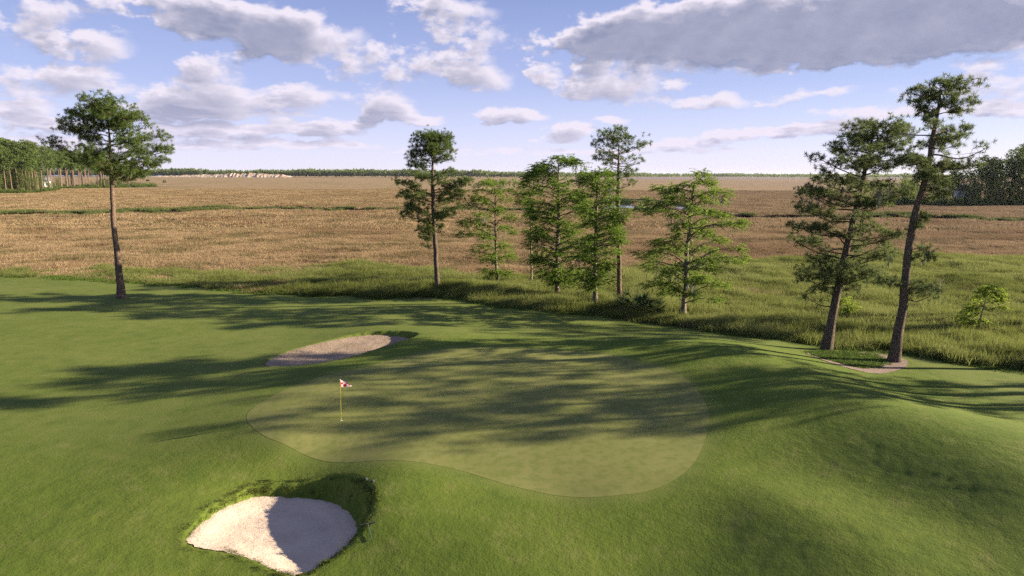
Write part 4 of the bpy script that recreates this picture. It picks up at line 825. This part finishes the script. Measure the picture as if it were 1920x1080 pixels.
# undergrowth along both woods
def bush_mesh(seed, mat='broad', n=260):
    r = np.random.default_rng(seed); A = Acc(); u = unit(r.normal(size=(n, 3)))*(r.random((n, 1))**.4); u[:, 2] = np.abs(u[:, 2])
    u *= 1+.35*np.sin(3*u[:, :1]+seed)*np.cos(4*u[:, 1:2]); blades(u*np.array([1, 1, .9]), unit(u+r.normal(size=(n, 3))*.6), r.uniform(.22, .45, n), r.uniform(.12, .22, n), r, A)
    return A.mesh('undergrowth_bush', M[mat])
bushes = [bush_mesh(800+i) for i in range(4)]
ps = []; sc = []
for line, lo, hi, n, kk in ((LB, -100, 290, 420, .12), (RB, 1600, 2020, 420, .10)):
    for _ in range(n):
        px = r.uniform(lo, hi); b = G(px, front_px(line, px)+.3, MZ); b[:2] *= 1+kk*r.random()**2; ps.append((b[0], b[1], MZ)); s_ = r.uniform(1.3, 3.4); sc.append((s_*1.2, s_*1.2, s_*r.uniform(.7, 1.2)))
scatter('undergrowth', 'thick undergrowth along the foot of the woods on both sides', bushes, np.array(ps), rz(len(ps), r), np.array(sc))
def shrub(px, py, w_, h, lab, seed, grp, mat='broad', name='marsh_shrub'):
    b = G(px, py, MZ); o = obj(name, bush_mesh(seed, mat, 420), None, b); o.scale = (w_, w_, h); tag(o, lab, 'shrub', grp)
for k, a in enumerate([(1495, 365, 2.2, 2.2, 'left one of the small shrubs far out in the marsh'), (1512, 365, 3.2, 3.6, 'taller dark shrub far out in the marsh, left of the leaning pine'), (1530, 364, 3.4, 3.0, 'wide dark shrub far out in the marsh, touching the leaning pine')]): shrub(*a, 820+k, 'shrubs far out in the marsh')
for k, a in enumerate([(1172, 384, 2.6, 2.4, 'dark shrub on the creek bank beside the pale pool'), (1200, 396, 3.0, 2.8, 'round green shrub at the creek bend'), (1225, 398, 3.2, 2.4, 'green shrub at the creek bend nearest the broad cypress'), (1212, 376, 3.4, 2.2, 'low shrub on the far bank of the creek bend')]): shrub(*a, 830+k, 'shrubs at the creek bend', 'palm' if k == 0 else 'broad')
def palm(px, py, H, lab, seed):
    b = G(px, py, MZ); r = np.random.default_rng(seed); root = bpy.data.objects.new('palm_tree', None); COL.objects.link(root); root.location = b.tolist(); tag(root, lab, 'palm tree')
    V, F = tube([(0, 0, -.2), (.1, 0, H*.5), (0, 0, H)], [.28, .22, .2], 8); obj('trunk', mesh('trunk', V, F, M['bark2'], True), root); A = Acc()
    for k in range(26):
        a = k*2.4; t = r.uniform(.2, 2.0); d = np.array([math.cos(a)*math.sin(t), math.sin(a)*math.sin(t), math.cos(t)]); D = unit(d+r.normal(size=(9, 3))*.35)
        blades(np.tile(d*.9+(0, 0, H), (9, 1)), D, np.full(9, 1.5), np.full(9, .3), r, A)
    tag(obj('crown', A.mesh('crown', M['palm']), root), kind='stuff')
palm(278, 349, 5.2, 'bushy cabbage palm at the tip of the left wood', 3); palm(309, 349, 4.6, 'lone thin cabbage palm on the marsh right of the left wood', 4)

# ---------------------------------------------------------------- houses glimpsed through the woods
def house(px, py, D, wd, dp, H, lab, rot):
    b = PY(px, py, D); b[2] = MZ; root = bpy.data.objects.new('house', None); COL.objects.link(root); root.location = b.tolist(); root.rotation_euler = (0, 0, rot); tag(root, lab, 'house')
    def box(nm, x0, x1, y0, y1, z0, z1, mt, par=root):
        V = np.array([(x, y, z) for z in (z0, z1) for y in (y0, y1) for x in (x0, x1)]); F = np.array([(0, 2, 3, 1), (4, 5, 7, 6), (0, 1, 5, 4), (2, 6, 7, 3), (0, 4, 6, 2), (1, 3, 7, 5)]); return obj(nm, mesh(nm, V, F, mt), par)
    a, d = wd/2, dp/2; box('wall', -a, a, -d, d, -.5, H, M['hwall'])
    V = np.array([(-a-.5, -d-.5, H), (a+.5, -d-.5, H), (a+.5, d+.5, H), (-a-.5, d+.5, H), (-a-.5, 0, H+dp*.38), (a+.5, 0, H+dp*.38)]); obj('roof', mesh('roof', V, [np.array([(0, 1, 5, 4), (2, 3, 4, 5), (3, 2, 1, 0)]), np.array([(0, 4, 3), (1, 2, 5)])], M['hroof']), root)
    for fl in range(2):
        for k in range(4):
            x = -a+wd*(k+.5)/4; w0 = box('window', x-.6, x+.6, -d-.06, -d+.02, .9+fl*H*.47, 2.5+fl*H*.47, M['white']); box('pane', x-.5, x+.5, -d-.09, -d-.05, 1.0+fl*H*.47, 2.4+fl*H*.47, M['glass'], w0)
M['hwall'] = plain('house_siding', (.46, .46, .45), .7); M['hroof'] = plain('house_shingle', (.10, .10, .11), .9); m_, q = material('window_glass'); finish(q, (.03, .04, .05), .08, None, .5); M['glass'] = m_
house(82, 352, 552, 9.5, 8, 7.5, 'white two-storey house glimpsed between the trunks of the left wood', .35)
house(1812, 372, 372, 11, 8, 6.5, 'pale house glimpsed through the leafy wood on the right', -.4)

# ---------------------------------------------------------------- distant shore: sand bluff and forest
m_, q = material('bluff_sand'); P = q.pos(); n1 = q.noise(q.v('MULTIPLY', P, (.05, .05, .12)), 1., 5, .7)
finish(q, q.mix(q.rng(n1, .35, .65), (.28, .18, .12), (.52, .43, .33)), .95, q.bump(n1, .8, 3), .05); M['bluff'] = m_
bx = np.linspace(270, 545, 260); prof = np.interp(bx, [270, 300, 330, 370, 400, 430, 470, 500, 525, 545], [1.0, 2.4, 3.4, 4.8, 5.2, 7.0, 8.0, 6.6, 5.0, 2.0])*(1+.5*fbm(bx*.12, bx*0, 4, 3))
rows = []
DB = 2330.
for t in np.linspace(0, 1, 9):
    g_ = np.array([PY(x, HZ_(x), DB) for x in bx]); g_[:, 1] += t*26+14*fbm(bx*.35, bx*0+t*1.3, 4, 7); zz = MZ-.5+(prof*DB/FPX)*t**.8*(1 if t < 1 else 1.02); rows.append(np.c_[g_[:, :2], zz])
rows = np.array(rows); tag(obj('sand_bluff', gridmesh('sand_bluff', rows[..., 0], rows[..., 1], rows[..., 2], M['bluff'])), 'pale eroded sand bluff below the distant forest', kind='structure')
A = Acc(); TT = Acc(); r = np.random.default_rng(29); NT = 6500
pxs = r.uniform(-160, 2080, NT); Dv = np.interp(pxs, [-160, 300, 700, 1000, 1150, 1300, 2080], [2380, 2400, 2420, 2500, 3000, 3500, 3600])*(1+.05*r.random(NT)); Hv = np.interp(pxs, [-160, 300, 650, 850, 1000, 1150, 1300, 2080], [28, 28, 26, 27, 24, 23, 21, 20])*r.uniform(.78, 1.06, NT)*(1+.4*fbm(pxs*.02, pxs*0, 4, 5))
for x, D_, H in zip(pxs, Dv, Hv):
    b = PY(x, HZ_(x), D_); b[2] = MZ; n = 16; u = unit(r.normal(size=(n, 3)))*(r.random((n, 1))**.4); s_ = H*.2
    blades(b+np.array([0, 0, H*.58])+u*np.array([s_, s_, H*.36]), u+r.normal(size=(n, 3))*.5+(0, 0, .3), r.uniform(.16, .3, n)*H, r.uniform(.14, .24, n)*H, r, A)
tag(obj('distant_forest', A.mesh('distant_forest', M['broad'])), 'dark line of forest along the horizon beyond the marsh', kind='stuff')

# ---------------------------------------------------------------- air
m_ = bpy.data.materials.new('haze'); m_.use_nodes = True; nt = m_.node_tree; nt.nodes.clear(); pv = nt.nodes.new('ShaderNodeVolumePrincipled'); pv.inputs['Density'].default_value = HAZE; pv.inputs['Color'].default_value = (.80, .86, 1.0, 1); pv.inputs['Anisotropy'].default_value = .3
ou = nt.nodes.new('ShaderNodeOutputMaterial'); nt.links.new(pv.outputs[0], ou.inputs['Volume'])
V = np.array([(x, y, z) for z in (-5, 36) for y in (-600, 12500) for x in (-9500, 9500)], float); F = np.array([(0, 2, 3, 1), (4, 5, 7, 6), (0, 1, 5, 4), (2, 6, 7, 3), (0, 4, 6, 2), (1, 3, 7, 5)])
tag(obj('haze', mesh('haze', V, F, m_)), 'thin evening haze over the marsh', kind='stuff')
